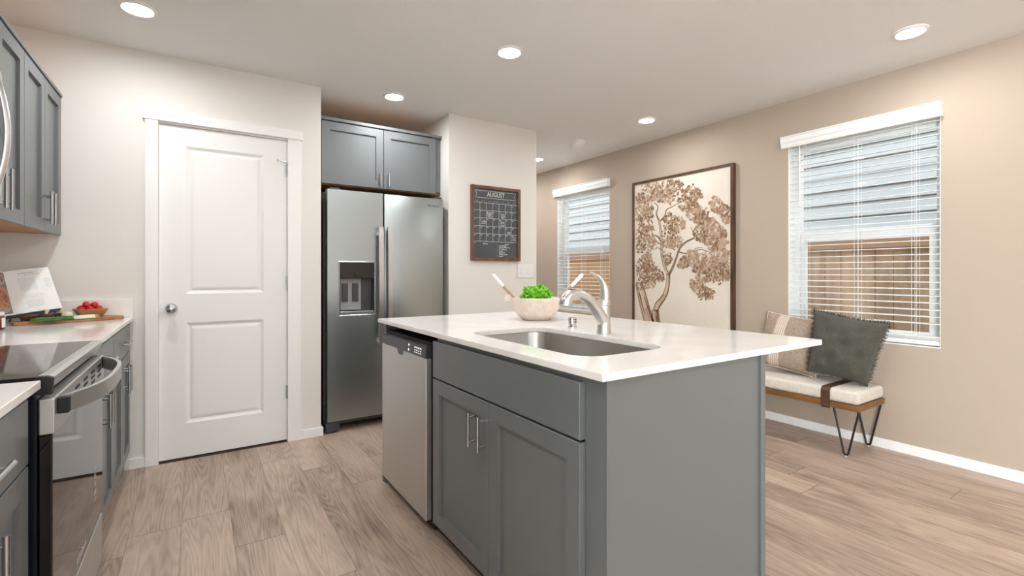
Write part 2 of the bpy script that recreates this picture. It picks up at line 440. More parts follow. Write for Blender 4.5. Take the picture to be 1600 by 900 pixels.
# baseboards
def bb(name, x0, x1, y0, y1): struct(name, B(x0, x1, y0, y1, 0, .062, bev=.003), m_trim)
bb('baseboard_right', XT-.013, XT, YB, YH)
bb('baseboard_pantry_left', -.345, -.247, YP-.013, YP)
bb('baseboard_pantry_right', .604, .748, YP-.013, YP)
bb('baseboard_alcove', .735, .748, YP, 3.62)
bb('baseboard_calendar', 1.722, 2.606, YP-.013, YP)
bb('baseboard_hall', 2.606, 2.619, YP-.013, YH)

# ---------------------------------------------------------------- pantry door
d1 = empty('door_1', None, None, (.17, YP, 0), kind='structure')
fd = plane_map((-.182, YP+.012, .012), (1, 0, 0), (0, 0, 1), (0, -1, 0))     # u right, v up, n towards the room
bm = NB(); W_, H_ = .699, 2.021
def pan(u0, u1, v0, v1):
    rings(bm, fd, (u0, u1, v0, v1), [(0, 0), (.006, -.004), (.016, -.011), (.022, -.012), (.034, -.006), (.040, -.005), (.044, -.0045)])
P1 = (.134, .560, .999, 1.905); P2 = (.134, .560, .205, .822)
us = (0, P1[0], P1[1], W_); 
def q4(u0, u1, v0, v1): 
    bm.faces.new([bm.verts.new(fd(u, v, 0)) for u, v in ((u0, v0), (u1, v0), (u1, v1), (u0, v1))])
q4(0, P1[0], 0, H_); q4(P1[1], W_, 0, H_)
q4(P1[0], P1[1], 0, P2[2]); q4(P1[0], P1[1], P2[3], P1[2]); q4(P1[0], P1[1], P1[3], H_)
pan(*P1); pan(*P2)
ed = [fd(0, 0, 0), fd(W_, 0, 0), fd(W_, H_, 0), fd(0, H_, 0)]; bk = [fd(0, 0, -.035), fd(W_, 0, -.035), fd(W_, H_, -.035), fd(0, H_, -.035)]
a = [bm.verts.new(p) for p in ed]; b = [bm.verts.new(p) for p in bk]
for i in range(4): bm.faces.new((a[i], a[(i+1) % 4], b[(i+1) % 4], b[i]))
bm.faces.new(b)
bmesh.ops.remove_doubles(bm, verts=bm.verts, dist=1e-5)
slab_o = mesh('door_slab', bm, m_door, d1)
bm = NB()
box(bm, -.247, -.185, YP-.017, YP, 0, 2.045, bev=.002); box(bm, .520, .604, YP-.017, YP, 0, 2.045, bev=.002)
mesh('door_casing', bm, m_trim, d1)
mesh('head_casing', B(-.258, .612, YP-.022, YP, 2.0455, 2.104, bev=.002), m_trim, d1)
bm = NB()
box(bm, -.187, -.1835, YP, YP+.11, 0, 2.038); box(bm, .5185, .522, YP, YP+.11, 0, 2.038); box(bm, -.187, .522, YP, YP+.11, 2.0355, 2.04)
mesh('door_jamb', bm, m_trim, d1)
mesh('threshold', B(-.18, .515, YP-.005, YP+.06, 0, .006), m_kick, d1)
bm = NB(); kc = (-.121, YP+.012, .925)
lathe(bm, [(.031, 0), (.031, .004), (.027, .009), (.012, .012), (.011, .030), (.018, .034), (.026, .042), (.0285, .052), (.026, .061), (.018, .067), (.008, .070), (0, .0705)], kc, 28, '-y')
mesh('door_knob', bm, m_nickel, d1, smooth=.7)
for z in (1.837, 1.073, .337):
    bm = NB(); tube(bm, [(.5175, YP-.005, z-.044), (.5175, YP-.005, z+.044)], .0065, 10)
    box(bm, .510, .5245, YP-.002, YP+.013, z-.042, z+.042)
    hg = mesh('hinge', bm, m_nickel, d1, smooth=.6)
bm = NB(); tube(bm, [(.517, YP-.006, 1.884), (.49, YP-.03, 1.884), (.455, YP-.045, 1.884)], .0035, 8); lathe(bm, [(.0, 0), (.007, .001), (.007, .01), (0, .011)], (.455, YP-.034, 1.884), 12, '-y')
mesh('hinge_stop', bm, m_nickel, d1, smooth=.6)
mesh('latch_plate', B(-.190, -.1825, YP-.002, YP+.012, .89, .955), m_nickel, d1)

# ---------------------------------------------------------------- windows and blinds
def window(name, y0, y1, z0, z1, mid):
    r = empty(name, None, None, (XT+.13, (y0+y1)/2, z0), kind='structure')
    x0, x1 = XT+.085, XT+.15; f = .042
    bm = NB()
    box(bm, x0, x1, y0, y0+f, z0, z1, bev=.004); box(bm, x0, x1, y1-f, y1, z0, z1, bev=.004)
    box(bm, x0, x1, y0+f, y1-f, z1-f, z1, bev=.004); box(bm, x0, x1, y0+f, y1-f, z0, z0+f, bev=.004)
    fr = mesh('window_frame', bm, m_vinyl, r)
    # lower sash
    bm = NB(); s = .038; a, b, c, d = y0+f, y1-f, z0+f, mid
    box(bm, x0+.006, x1-.02, a, a+s, c, d, bev=.003); box(bm, x0+.006, x1-.02, b-s, b, c, d, bev=.003)
    box(bm, x0+.006, x1-.02, a+s, b-s, c, c+s, bev=.003); box(bm, x0+.006, x1-.02, a+s, b-s, d-.05, d, bev=.003)
    mesh('lower_sash', bm, m_vinyl, r)
    mesh('check_rail', B(x0+.03, x1-.005, y0+f, y1-f, mid, mid+.032, bev=.003), m_vinyl, r)
    bm = NB(); box(bm, x0+.028, x0+.032, a+s, b-s, c+s, d-.05); mesh('lower_pane', bm, m_glass, r)
    bm = NB(); box(bm, x0+.043, x0+.047, y0+f, y1-f, mid+.032, z1-f); mesh('upper_pane', bm, m_glass, r)
    mesh('sill', B(XT+.001, x0, y0, y1, z0-.0, z0+.006), m_trim, r)
    bm = NB(); box(bm, XT+.001, x0, y0, y0+.004, z0+.006, z1); box(bm, XT+.001, x0, y1-.004, y1, z0+.006, z1); box(bm, XT+.001, x0, y0+.004, y1-.004, z1-.004, z1)
    mesh('reveal', bm, m_trim, r)
    return r
window('window_1', *WIN[0], 1.42)
window('window_2', *WIN[1], 1.42)

def blind(y0, y1, ztop, label):
    r = empty('window_blind', label, 'blind', (XT+.03, (y0+y1)/2, .70), 'slatted blinds on the tan wall')
    # crown-shaped valance, stands out past the opening
    prof = [(0, 0), (-.034, 0), (-.040, .012), (-.043, .030), (-.050, .040), (-.052, .062), (-.048, .070), (-.056, .078), (-.056, .084), (0, .084)]
    fm = lambda u, v, n: Vector((XT-.001+u, n, ztop-.084+v))
    bm = NB(); prism(bm, prof, fm, y0-.013, y1+.035)
    mesh('valance', bm, m_slat, r)
    yc0, yc1 = y0+.008, y1-.008; cx = XT+.034
    mesh('headrail', B(cx-.024, cx+.024, yc0, yc1, ztop-.075, ztop-.03), m_slat, r)
    zb = .712; bm = NB(); z = ztop-.095; tilt = math.radians(4)
    zs = []
    while z > zb+.075: zs.append(z); z -= .0428
    for k in range(4): zs.append(zb+.018+.0052*k)
    for z in zs:
        n = 5; up = []; lo = []
        for i in range(n):
            t = -.0245+.049*i/(n-1); bow = .0022*(1-(t/.0245)**2)
            up.append((t*math.cos(tilt), t*math.sin(tilt)+bow+.0012)); lo.append((t*math.cos(tilt), t*math.sin(tilt)+bow-.0012))
        prism(bm, up+lo[::-1], lambda u, v, q, z=z: Vector((cx+u, q, z+v)), yc0, yc1)
    mesh('slats', bm, m_slat, r)
    mesh('bottom_rail', B(cx-.025, cx+.025, yc0, yc1, zb-.016, zb+.012, bev=.003), m_slat, r)
    for fr in (.12, .5, .86):
        y = yc0+(yc1-yc0)*(1-fr); bm = NB()
        for dy in (-.012, .012):
            for dx in (-.0265, .0265): tube(bm, [(cx+dx, y+dy, zb), (cx+dx, y+dy, ztop-.08)], .0011, 5)
        mesh('ladder_cord', bm, m_slat, r)
    bm = NB(); tube(bm, [(cx-.036, yc1-.075, ztop-.08), (cx-.036, yc1-.075, ztop-.50)], .0042, 8); mesh('tilt_wand', bm, m_white_plastic, r)
    return r
blind(WIN[0][0], WIN[0][1], 2.163, 'white slatted blind with crown valance on the window above the bench')
blind(WIN[1][0], WIN[1][1], 2.163, 'white slatted blind on the far window behind the salad bowl and faucet')

# ---------------------------------------------------------------- outside
mesh('ground', B(XT+.16, 16, -10, 22, -.35, -.20), m_ground, kind='structure')
hs = empty('neighbor_house', 'pale blue-grey clapboard side wall of the house next door', 'house', (7.0, 3, -.2))
bm = NB()
for k in range(30):
    z = -.1+.178*k
    prism(bm, [(0, z), (-.002, z+.012), (-.030, z+.010), (-.036, z), (-.040, z), (-.040, z+.012), (-.004, z+.178), (0, z+.178)], lambda u, v, n: Vector((7.0+u, n, v)), -9, 20)
sd_ = mesh('siding', bm, m_siding, hs); mesh('wall_core', B(7.0, 7.2, -9, 20, -.2, 5.24), m_siding, hs)
fe = empty('wood_fence', 'brown cedar board fence with a top rail outside the windows', 'fence', (5.2, 2, -.2))
for nm, y0, y1, m in (('board_panel', -6.0, 4.1, m_fence), ('sunlit_board_panel', 4.1, 16.0, m_fence_sunlit)):  # second stretch has the sunlight painted into its boards
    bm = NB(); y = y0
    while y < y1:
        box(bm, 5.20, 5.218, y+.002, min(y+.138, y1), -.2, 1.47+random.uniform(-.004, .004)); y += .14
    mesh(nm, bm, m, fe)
y = -6.07
while y < 16:
    mesh('post', B(5.222, 5.31, y, y+.09, -.2, 1.46), m_fence, fe); y += 2.4
mesh('top_rail', B(5.16, 5.199, -6, 16, 1.37, 1.485), m_fence_rail, fe)
mesh('cap_rail', B(5.14, 5.24, -6, 16, 1.486, 1.52), m_fence_rail, fe)

# ---------------------------------------------------------------- left kitchen run
ZC = .885
def fx_map(x, y0, z0, s):     # door face at x looking towards s*X; u runs along +Y
    return plane_map((x, y0, z0), (0, 1, 0), (0, 0, 1), (s, 0, 0))
def base_cabinet(label, y0, y1, xf, splits, drawers, handle_uv, grp):
    """carcass, toe kick, doors and drawers that look towards +X; xf = plane of the door faces"""
    r = empty('base_cabinet', label, 'cabinet', (XL+.3, (y0+y1)/2, 0), grp)
    bm = NB(); box(bm, XL+.002, xf-.021, y0, y1, .10, ZC-.031); mesh('carcass', bm, m_cab, r)
    mesh('toe_kick', B(XL+.002, xf-.075, y0, y1, 0, .10), m_kick, r)
    for (a, b), hy in zip(splits, handle_uv):
        f = fx_map(xf-.02, a+.0015, .112, 1); d = mesh('door', shaker(f, b-a-.003, .688-.112), m_cab, r)
        bar_handle(plane_map((xf, 0, 0), (0, 1, 0), (0, 0, 1), (1, 0, 0)), hy, .585, .135, True, 'handle', d)
    for a, b in drawers:
        f = fx_map(xf-.02, a+.0015, .694, 1); d = mesh('drawer', slab(f, b-a-.003, .845-.694), m_cab, r)
        bar_handle(plane_map((xf, 0, 0), (0, 1, 0), (0, 0, 1), (1, 0, 0)), (a+b)/2, .772, .17, False, 'handle', d)
    return r
G1 = 'grey base cabinets along the left wall'
XF = -.316
base_cabinet('grey two-door base cabinet just beyond the range', 2.345, 2.862, XF, [(2.345, 2.53), (2.53, 2.862)], [(2.345, 2.862)], [2.49, 2.572], G1)
base_cabinet('grey two-door base cabinet in the corner by the pantry door', 2.862, 3.533, XF, [(2.862, 3.195), (3.195, 3.533)], [(2.862, 3.533)], [3.155, 3.237], G1)
base_cabinet('grey drawer base cabinet nearest the viewer, left of the range', .876, 1.552, -.324, [(.876, 1.212), (1.212, 1.552)], [(.876, 1.552)], [1.172, 1.255], G1)
# countertops
r = empty('countertop', 'white quartz countertop in the corner carrying the cookbook and cutting board', 'countertop', (-.6, 2.95, ZC-.02), 'white quartz counters')
mesh('slab', B(XL+.001, -.300, 2.345, YP-.001, ZC-.02, ZC, bev=.002), m_quartz, r)
bm = NB(); box(bm, XL+.021, -.300, YP-.021, YP-.001, ZC+.0003, ZC+.105, bev=.0015); mesh('backsplash', bm, m_quartz, r)
bm = NB(); box(bm, XL+.001, XL+.020, 2.345, YP-.001, ZC+.0003, ZC+.105, bev=.0015); mesh('side_backsplash', bm, m_quartz, r)
r = empty('countertop', 'white quartz countertop corner left of the range at the photo edge', 'countertop', (-.6, 1.2, ZC-.02), 'white quartz counters')
mesh('slab', B(XL+.001, -.304, .85, 1.556, ZC-.02, ZC, bev=.002), m_quartz, r)
mesh('backsplash', B(XL+.001, XL+.020, .85, 1.556, ZC+.0003, ZC+.105, bev=.0015), m_quartz, r)

# upper cabinets
XU = -.612
def upper_cabinet(label, y0, y1, doors, hys):
    r = empty('wall_cabinet', label, 'cabinet', (XL+.15, (y0+y1)/2, 1.345), 'grey wall cabinets on the left')
    mesh('carcass', B(XL+.001, XU-.021, y0, y1, 1.362, 2.095), m_cab, r)
    mesh('bottom_panel', B(XL+.001, XU-.022, y0+.001, y1-.001, 1.349, 1.3615), m_birch, r)
    mesh('top_panel', B(XL+.001, XU-.021, y0, y1, 2.0955, 2.103), m_birch, r)
    mesh('top_trim', B(XU-.0205, XU+.006, y0, y1, 2.0955, 2.112, bev=.002), m_cab, r)
    for (a, b), hy in zip(doors, hys):
        f = fx_map(XU-.02, a+.0015, 1.343, 1); d = mesh('door', shaker(f, b-a-.003, 2.091-1.343), m_cab, r)
        bar_handle(plane_map((XU, 0, 0), (0, 1, 0), (0, 0, 1), (1, 0, 0)), hy, 1.455, .155, True, 'handle', d)
    return r
upper_cabinet('grey wall cabinet cut by the left photo edge beside the microwave', 2.25, 2.868, [(2.25, 2.53), (2.53, 2.868)], [2.495, 2.563])
upper_cabinet('grey two-door wall cabinet in the corner by the pantry wall', 2.870, 3.543, [(2.870, 3.205), (3.205, 3.543)], [3.168, 3.24])

# microwave
r = empty('microwave', 'over-range microwave with a bowed light metal handle at the left edge', 'microwave', (-.75, 1.93, 1.35))
mesh('housing', B(XL+.001, -.548, 1.50, 2.245, 1.35, 1.79, bev=.004), m_black, r)
bm = NB(); box(bm, -.5475, -.530, 1.50, 2.245, 1.365, 1.79, bev=.004); dr = mesh('front', bm, m_steel, r)
mesh('glass', B(-.5299, -.5275, 1.56, 2.06, 1.42, 1.74), m_black_gloss, dr)
bm = NB()
hp = [(-.520+.026*math.sin(PI*t)**.8, 2.12, 1.405+.34*t) for t in [i/16 for i in range(17)]]
tube(bm, hp, .009, 10, flat=1.4)
box(bm, -.530, -.505, 2.106, 2.134, 1.70, 1.765, bev=.003); box(bm, -.530, -.505, 2.106, 2.134, 1.375, 1.43, bev=.003)
mesh('handle', bm, m_nickel, r, smooth=.6)
mesh('cabinet_above', B(XL+.001, XU-.02, 1.50, 2.245, 1.795, 2.10), m_cab, r)

# range
R0, R1 = 1.578, 2.338
r = empty('electric_range', 'stainless and black glass electric range with a bowed handle', 'range', (-.6, 1.96, 0))
mesh('body', B(XL+.02, -.3155, R0, R1, .03, .845), m_black_side, r)
mesh('cooktop', B(XL+.02, -.318, R0+.004, R1-.004, .872, .889, bev=.002), m_black_gloss, r)
bm = NB(); prism(bm, [(-.317, .889), (-.298, .889), (-.288, .884), (-.291, .872), (-.305, .846), (-.330, .8455), (-.330, .869), (-.317, .871)], lambda u, v, n: Vector((u, n, v)), R0+.018, R1)
mesh('front_trim', bm, m_steel_h, r)
bm = NB(); prism(bm, [(-.317, .889), (-.298, .889), (-.287, .884), (-.290, .8455), (-.330, .8455), (-.330, .871)], lambda u, v, n: Vector((u, n, v)), R0, R0+.0175)
mesh('corner_cap', bm, m_black, r)
dr = mesh('oven_door', B(-.3145, -.289, R0+.006, R1-.006, .262, .7455, bev=.003), m_black_gloss, r)
bm = NB(); box(bm, -.3145, -.285, R0+.006, R1-.006, .747, .834, bev=.003); bd = mesh('door_band', bm, m_steel_h, dr)
for g in range(5):
    for k in range(3):
        y = R0+.12+.125*g; z = .806-.017*k
        mesh('vent_slot', B(-.2852, -.2838, y, y+.06, z, z+.008), m_black, bd)
bm = NB(); hy0, hy1 = R0+.045, R1-.045; n = 28
for i, t in enumerate([k/n for k in range(n+1)]):
    pass
def bow(t): return .012+.068*(1-abs(2*t-1)**3.0)
inn = [(hy0+(hy1-hy0)*k/n, -.290+bow(k/n)-.006) for k in range(n+1)]; out = [(y, x+.011) for y, x in inn]
poly = [(y, x) for y, x in inn]+[(y, x) for y, x in out[::-1]]
prism(bm, poly, lambda u, v, q: Vector((v, u, q)), .788, .832)
bmesh.ops.bevel(bm, geom=[e for e in bm.edges if abs(e.verts[0].co.z-e.verts[1].co.z) < 1e-4 and abs(e.verts[0].co.y-e.verts[1].co.y) > .002], offset=.003, segments=2, affect='EDGES')
hd = mesh('handle', bm, m_steel_h, dr, smooth=.6)
for y in (hy0-.018, hy1-.004): mesh('handle_mount', B(-.2845, -.262, y, y+.022, .79, .83, bev=.003), m_black, hd)
bm = NB()
fr = plane_map((-.2885, 0, 0), (0, 1, 0), (0, 0, 1), (1, 0, 0))
text(bm, 'Whirlpool', .034, lambda u, v, n: fr(1.86+u, .285+v, .0004))
mesh('logo', bm, m_chalk, dr); bm = NB()
for k in range(4):
    z = .36+.028*k; ribbon(bm, fr, [(2.15, z), (2.19, z), (2.19, z+.02), (2.15, z+.02), (2.15, z)], .003, .0004)
mesh('printed_marks', bm, m_chalk, dr)
mesh('storage_drawer', B(-.3145, -.290, R0+.006, R1-.006, .075, .248, bev=.003), m_steel_h, r)
mesh('kick', B(-.80, -.36, R0+.01, R1-.01, 0, .03), m_black, r)

# ---------------------------------------------------------------- fridge alcove
r = empty('wall_cabinet', 'grey two-door cabinet above the refrigerator in the alcove', 'cabinet', (1.23, 3.95, 1.80), None)
YC = 3.70
mesh('carcass', B(.737, 1.720, YC+.001, 4.318, 1.812, 2.262), m_cab, r)
mesh('bottom_panel', B(.737, 1.720, YC+.03, 4.318, 1.796, 1.8115), m_birch, r)
mesh('top_panel', B(.737, 1.7205, YC+.0305, 4.318, 2.2625, 2.270), m_birch, r)
mesh('top_trim', B(.737, 1.7215, YC-.026, YC+.03, 2.2625, 2.285, bev=.002), m_cab, r)
fy = lambda x, z: plane_map((x, YC, z), (1, 0, 0), (0, 0, 1), (0, -1, 0))
for a, b, hx in ((.768, 1.226, 1.196), (1.230, 1.668, 1.262)):
    d = mesh('door', shaker(fy(a, 1.797), b-a, 2.254-1.797), m_cab, r)
    bar_handle(plane_map((0, YC-.02, 0), (1, 0, 0), (0, 0, 1), (0, -1, 0)), hx, 1.865, .105, True, 'handle', d)

r = empty('refrigerator', 'stainless side-by-side refrigerator with ice dispenser standing in the alcove', 'refrigerator', (1.22, 3.9, 0))
YF = 3.545
mesh('case', B(.765, 1.700, YF+.075, 4.30, .04, 1.722, bev=.006), m_fridge_side, r)
def fdoor(x0, x1, name, hole=None):
    bm = NB(); z0, z1 = .082, 1.736; f = plane_map((x0, YF+.07, z0), (1, 0, 0), (0, 0, 1), (0, -1, 0)); W, HH = x1-x0, z1-z0
    if not hole:
        box(bm, x0, x1, YF, YF+.07, z0, z1, bev=.010, seg=3); return mesh(name, bm, m_steel, r, smooth=.5)
    hx0, hx1, hz0, hz1 = hole
    box(bm, x0, hx0, YF, YF+.07, z0, z1); box(bm, hx1, x1, YF, YF+.07, z0, z1)
    box(bm, hx0, hx1, YF, YF+.07, z0, hz0); box(bm, hx0, hx1, YF, YF+.07, hz1, z1)
    bmesh.ops.remove_doubles(bm, verts=bm.verts, dist=1e-5)
    return mesh(name, bm, m_steel, r)
hole = (.862, 1.113, .842, 1.216)
dl = fdoor(.778, 1.176, 'freezer_door', hole)
drr = fdoor(1.186, 1.674, 'fridge_door')
# dispenser
bm = NB(); box(bm, hole[0], hole[1], YF+.060, YF+.069, hole[2], hole[3]); box(bm, hole[0], hole[0]+.004, YF+.004, YF+.06, hole[2], hole[3]); box(bm, hole[1]-.004, hole[1], YF+.004, YF+.06, hole[2], hole[3])
dp = mesh('dispenser', bm, m_dark_plastic, dl)
mesh('control_panel', B(hole[0]+.004, hole[1]-.004, YF+.002, YF+.055, 1.10, hole[3], bev=.002), m_black_gloss, dp)
mesh('back_plate', B(hole[0]+.018, hole[0]+.165, YF+.052, YF+.0598, .87, 1.098), m_grey_plastic, dp)
for x in (.888, .963): mesh('paddle', B(x, x+.042, YF+.036, YF+.05, .93, 1.065, bev=.004), m_dark_plastic, dp)
mesh('drip_tray', B(hole[0]+.004, hole[1]-.004, YF-.004, YF+.055, hole[2], hole[2]+.02, bev=.003), m_nickel, dp)
bm = NB(); f = plane_map((0, YF-.002, 0), (1, 0, 0), (0, 0, 1), (0, -1, 0))
tube(bm, [(hole[0]-.006, YF-.001, hole[2]-.008), (hole[1]+.006, YF-.001, hole[2]-.008), (hole[1]+.008, YF-.001, hole[3]+.006), (hole[0]-.008, YF-.001, hole[3]+.006), (hole[0]-.006, YF-.001, hole[2]-.008)], .0035, 6)
mesh('bezel', bm, m_nickel, dp)
# handles: flat tall bars
for x, dd in ((1.148, dl), (1.214, drr)):
    bm = NB(); pts = []
    for k in range(13):
        t = k/12; z = .60+.88*t; y = YF-.045-.010*math.sin(PI*t); pts.append((y, z))
    poly = [(y-.008, z) for y, z in pts]+[(y+.004, z) for y, z in pts[::-1]]
    prism(bm, poly, lambda u, v, n: Vector((n, u, v)), x-.017, x+.017)
    box(bm, x-.012, x+.012, YF-.045, YF, .62, .66); box(bm, x-.012, x+.012, YF-.045, YF, 1.42, 1.46)
    mesh('handle', bm, m_nickel, dd, smooth=.5)
bm = NB(); text(bm, 'Whirlpool', .024, lambda u, v, n: Vector((1.535+u, YF-.0012, 1.668+v))); mesh('logo', bm, m_mark_dark, drr)
bm = NB(); box(bm, .772, 1.69, YF+.055, YF+.10, .045, .080); mesh('kick_grille', bm, m_dark_plastic, r)
bm = NB()
prism(bm, [(.770, .012), (.80, .004), (.862, .02), (.865, .076), (.768, .076)], lambda u, v, n: Vector((u, n, v)), YF+.005, YF+.06)
mesh('corner_foot', bm, m_dark_plastic, r)
for x in (.79, 1.62): mesh('roller', B(x, x+.05, YF+.09, YF+.7, .0, .04), m_black, r)
for x in (.80, 1.60): mesh('hinge_cover', B(x, x+.07, YF+.02, YF+.16, 1.7365, 1.752, bev=.004), m_dark_plastic, r)

# ---------------------------------------------------------------- island
ZI = .89
r = empty('island_cabinet', 'grey-blue island cabinet with two shaker doors, false drawer and plain end panel', 'cabinet', (1.2, 1.6, 0))
XD = .848                                    # plane of the door faces (towards -X)
bm = NB()
# carcass made of panels so that the sink bowl has room
box(bm, .865, 1.5595, .884, .902, .0, .8695); box(bm, .865, 1.5595, 1.872, 1.888, .09, .8695); box(bm, 1.56, 1.578, .884, 1.888, .0, .8695); box(bm, .868, 1.56, .9025, 1.8715, .09, .106)
box(bm, .863, .88, .9025, 1.8715, .83, .8695); box(bm, .863, .88, .9025, .957, .09, .8295); box(bm, .863, .88, 1.40, 1.45, .09, .8295)
mesh('carcass', bm, m_cab, r)
mesh('toe_kick', B(.90, .915, .884, 2.53, 0, .09), m_kick, r)
mesh('corner_stile', B(.8615, .8645, .8795, .953, .0, .8695), m_cab, r)
ep = mesh('end_panel', B(.863, 1.586, .8795, .8838, 0, .8695), m_cab, r)
bm = NB(); box(bm, .8615, .873, .8735, .8793, 0, .8695, bev=.001); mesh('edge_strip', bm, m_cab, ep)
bm = NB(); box(bm, 1.562, 1.588, .8715, .8793, 0, .8695, bev=.001); mesh('edge_strip', bm, m_cab, ep)
def isl(y_hi, z0): return plane_map((XD+.02-.005, y_hi, z0), (0, -1, 0), (0, 0, 1), (-1, 0, 0))   # u runs towards the viewer
fn = plane_map((XD-.005, 0, 0), (0, -1, 0), (0, 0, 1), (-1, 0, 0))
XDf = XD-.005
for a, b, hy in ((1.889, 1.428, 1.515), (1.425, .9555, 1.446)):
    d = mesh('door', shaker(isl(a, .078), a-b, .690-.078), m_cab, r)
    bar_handle(fn, -hy, .580, .122, True, 'handle', d)
mesh('drawer_front', slab(isl(1.889, .697), 1.889-.9555, .850-.697), m_cab, r)
mesh('island_back_panel', B(1.56, 1.578, 1.8885, 2.5525, 0, .8695, bev=.001), m_cab, None, loc=(1.57, 2.2, 0), label='grey back panel of the island on the seating side behind the dishwasher', cat='panel')
r = empty('island_end_panel', 'narrow grey end panel on the far side of the dishwasher with a little base shoe', 'panel', (1.2, 2.56, 0))
mesh('board', B(.862, 1.578, 2.553, 2.571, 0, .8695), m_cab, r)
mesh('base_shoe', B(.856, 1.578, 2.5715, 2.590, 0, .05, bev=.002), m_cab, r)

r = empty('dishwasher', 'stainless dishwasher with charcoal control strip built into the island', 'dishwasher', (1.15, 2.25, 0))
D0, D1 = 1.962, 2.548
mesh('tub', B(.872, 1.45, 1.90, 2.55, .04, .83), m_black, r)
XW = .842
dd = mesh('door', B(XW, .871, D0, D1, .05, .7625, bev=.003), m_steel_dw, r)
bm = NB(); prism(bm, [(XW-.001, .764), (XW+.003, .814), (XW+.012, .818), (.871, .818), (.871, .764)], lambda u, v, n: Vector((u, n, v)), D0+.002, D1-.006)
cp = mesh('control_strip', bm, m_dark_plastic, r)
fw = plane_map((XW, D1, .764), (0, -1, 0), (0, 0, 1), (-1, 0, 0)); tf = lambda u, v, n=0: fw(u, v, 0)+Vector((v*.062-.0016, 0, 0))
bm = NB()
text(bm, 'Whirlpool', .010, lambda u, v, n: tf(.03+u, .026+v))
mesh('logo', bm, m_grey_plastic, cp)
for u, v in ((.385, .036), (.385, .014)):
    bm = NB(); prism(bm, [(u+.006*math.cos(a), v+.006*math.sin(a)) for a in [i*PI/4 for i in range(8)]], lambda a, b, n: tf(a, b)+Vector((-n, 0, 0)), 0, .0003); mesh('button_mark', bm, m_led, cp)
for k in range(4):
    for v in (.034, .022, .012):
        bm = NB(); ribbon(bm, tf, [(.455+.022*k, v), (.468+.022*k, v)], .0035 if v < .03 else .006); mesh('indicator', bm, m_led, cp)
bm = NB(); ribbon(bm, tf, [(.015, .048), (.10, .048)], .006); mesh('vent', bm, m_black, cp)
# pocket handle: scoop hanging below the strip
bm = NB(); pts = [(u, -.034*math.sqrt(max(0, 1-((u-.27)/.05)**2))) for u in [.22+.1*i/14 for i in range(15)]]
prism(bm, pts, lambda u, v, n: fw(u, v, n), -.0, .0012); mesh('pocket_handle', bm, m_nickel, dd)
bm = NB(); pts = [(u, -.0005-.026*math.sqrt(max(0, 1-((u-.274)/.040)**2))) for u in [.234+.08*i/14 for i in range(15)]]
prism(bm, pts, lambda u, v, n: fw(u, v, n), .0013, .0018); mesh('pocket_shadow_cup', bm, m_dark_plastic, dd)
mesh('kick_plate', B(.885, .898, D0, D1, 0, .05), m_black, r)

# island top with the sink cut-out
CX0, CX1, CY0, CY1 = .832, 1.953, .858, 2.593
SX0, SX1, SY0, SY1, SR = .950, 1.334, 1.050, 1.785, .085
def rrect(x0, x1, y0, y1, rad, k=8):
    out = []
    for cx, cy, a0 in ((x1-rad, y1-rad, 0), (x0+rad, y1-rad, 90), (x0+rad, y0+rad, 180), (x1-rad, y0+rad, 270)):
        for i in range(k+1):
            a = math.radians(a0+90*i/k); out.append((cx+rad*math.cos(a), cy+rad*math.sin(a)))
    return out
r = empty('countertop', 'long white quartz island top with a sink cut-out', 'countertop', (1.4, 1.7, ZI-.02))
bm = NB(); inner = rrect(SX0, SX1, SY0, SY1, SR); k = len(inner)
def outer_pt(p):
    cx, cy = (SX0+SX1)/2, (SY0+SY1)/2; return p
ring_out = []
q = k//4
corners = [(CX1, CY1), (CX0, CY1), (CX0, CY0), (CX1, CY0)]
for z, flip in ((ZI, False), (ZI-.02, True)):
    iv = [bm.verts.new((x, y, z)) for x, y in inner]; ov = [bm.verts.new((x, y, z)) for x, y in corners]
    for c in range(4):
        seg = iv[c*q:(c+1)*q]
        for a_, b_ in zip(seg, seg[1:]): bm.faces.new((ov[c], a_, b_))
        nxt = iv[((c+1)*q) % k]
        bm.faces.new((ov[c], seg[-1], nxt, ov[(c+1) % 4]))
    if not flip: it, ot = iv, ov
    else: ib, ob = iv, ov
for i in range(k): bm.faces.new((it[i], it[(i+1) % k], ib[(i+1) % k], ib[i]))
for i in range(4): bm.faces.new((ot[i], ot[(i+1) % 4], ob[(i+1) % 4], ob[i]))
bmesh.ops.recalc_face_normals(bm, faces=bm.faces)
es = [e for e in bm.edges if len(e.link_faces) == 2 and e.calc_face_angle(0) > 1.0]
bmesh.ops.bevel(bm, geom=es, offset=.0018, segments=2, affect='EDGES')
mesh('slab', bm, m_quartz, r)
# sink
r = empty('sink', 'undermount stainless single-bowl sink set in the island top', 'sink', (1.14, 1.42, ZI-.22))
bm = NB(); loops = []
for ins, z, rd in ((-.02, ZI-.0215, SR+.02), (-.006, ZI-.0215, SR+.006), (-.004, ZI-.03, SR+.004), (.004, ZI-.17, SR), (.02, ZI-.205, SR), (.05, ZI-.215, SR-.02), (.15, ZI-.218, .03)):
    loops.append([bm.verts.new((x, y, z)) for x, y in rrect(SX0+ins, SX1-ins, SY0+ins, SY1-ins, rd)])
for a_, b_ in zip(loops, loops[1:]):
    for i in range(k): bm.faces.new((a_[i], a_[(i+1) % k], b_[(i+1) % k], b_[i]))
bm.faces.new(loops[-1]); mesh('bowl', bm, m_sink, r, smooth=.9)
bm = NB(); lathe(bm, [(.055, 0), (.055, .004), (.045, .006), (.040, .001), (.0, .001)], ((SX0+SX1)/2, (SY0+SY1)/2, ZI-.2175), 28); mesh('drain', bm, m_chrome, r, smooth=.6)

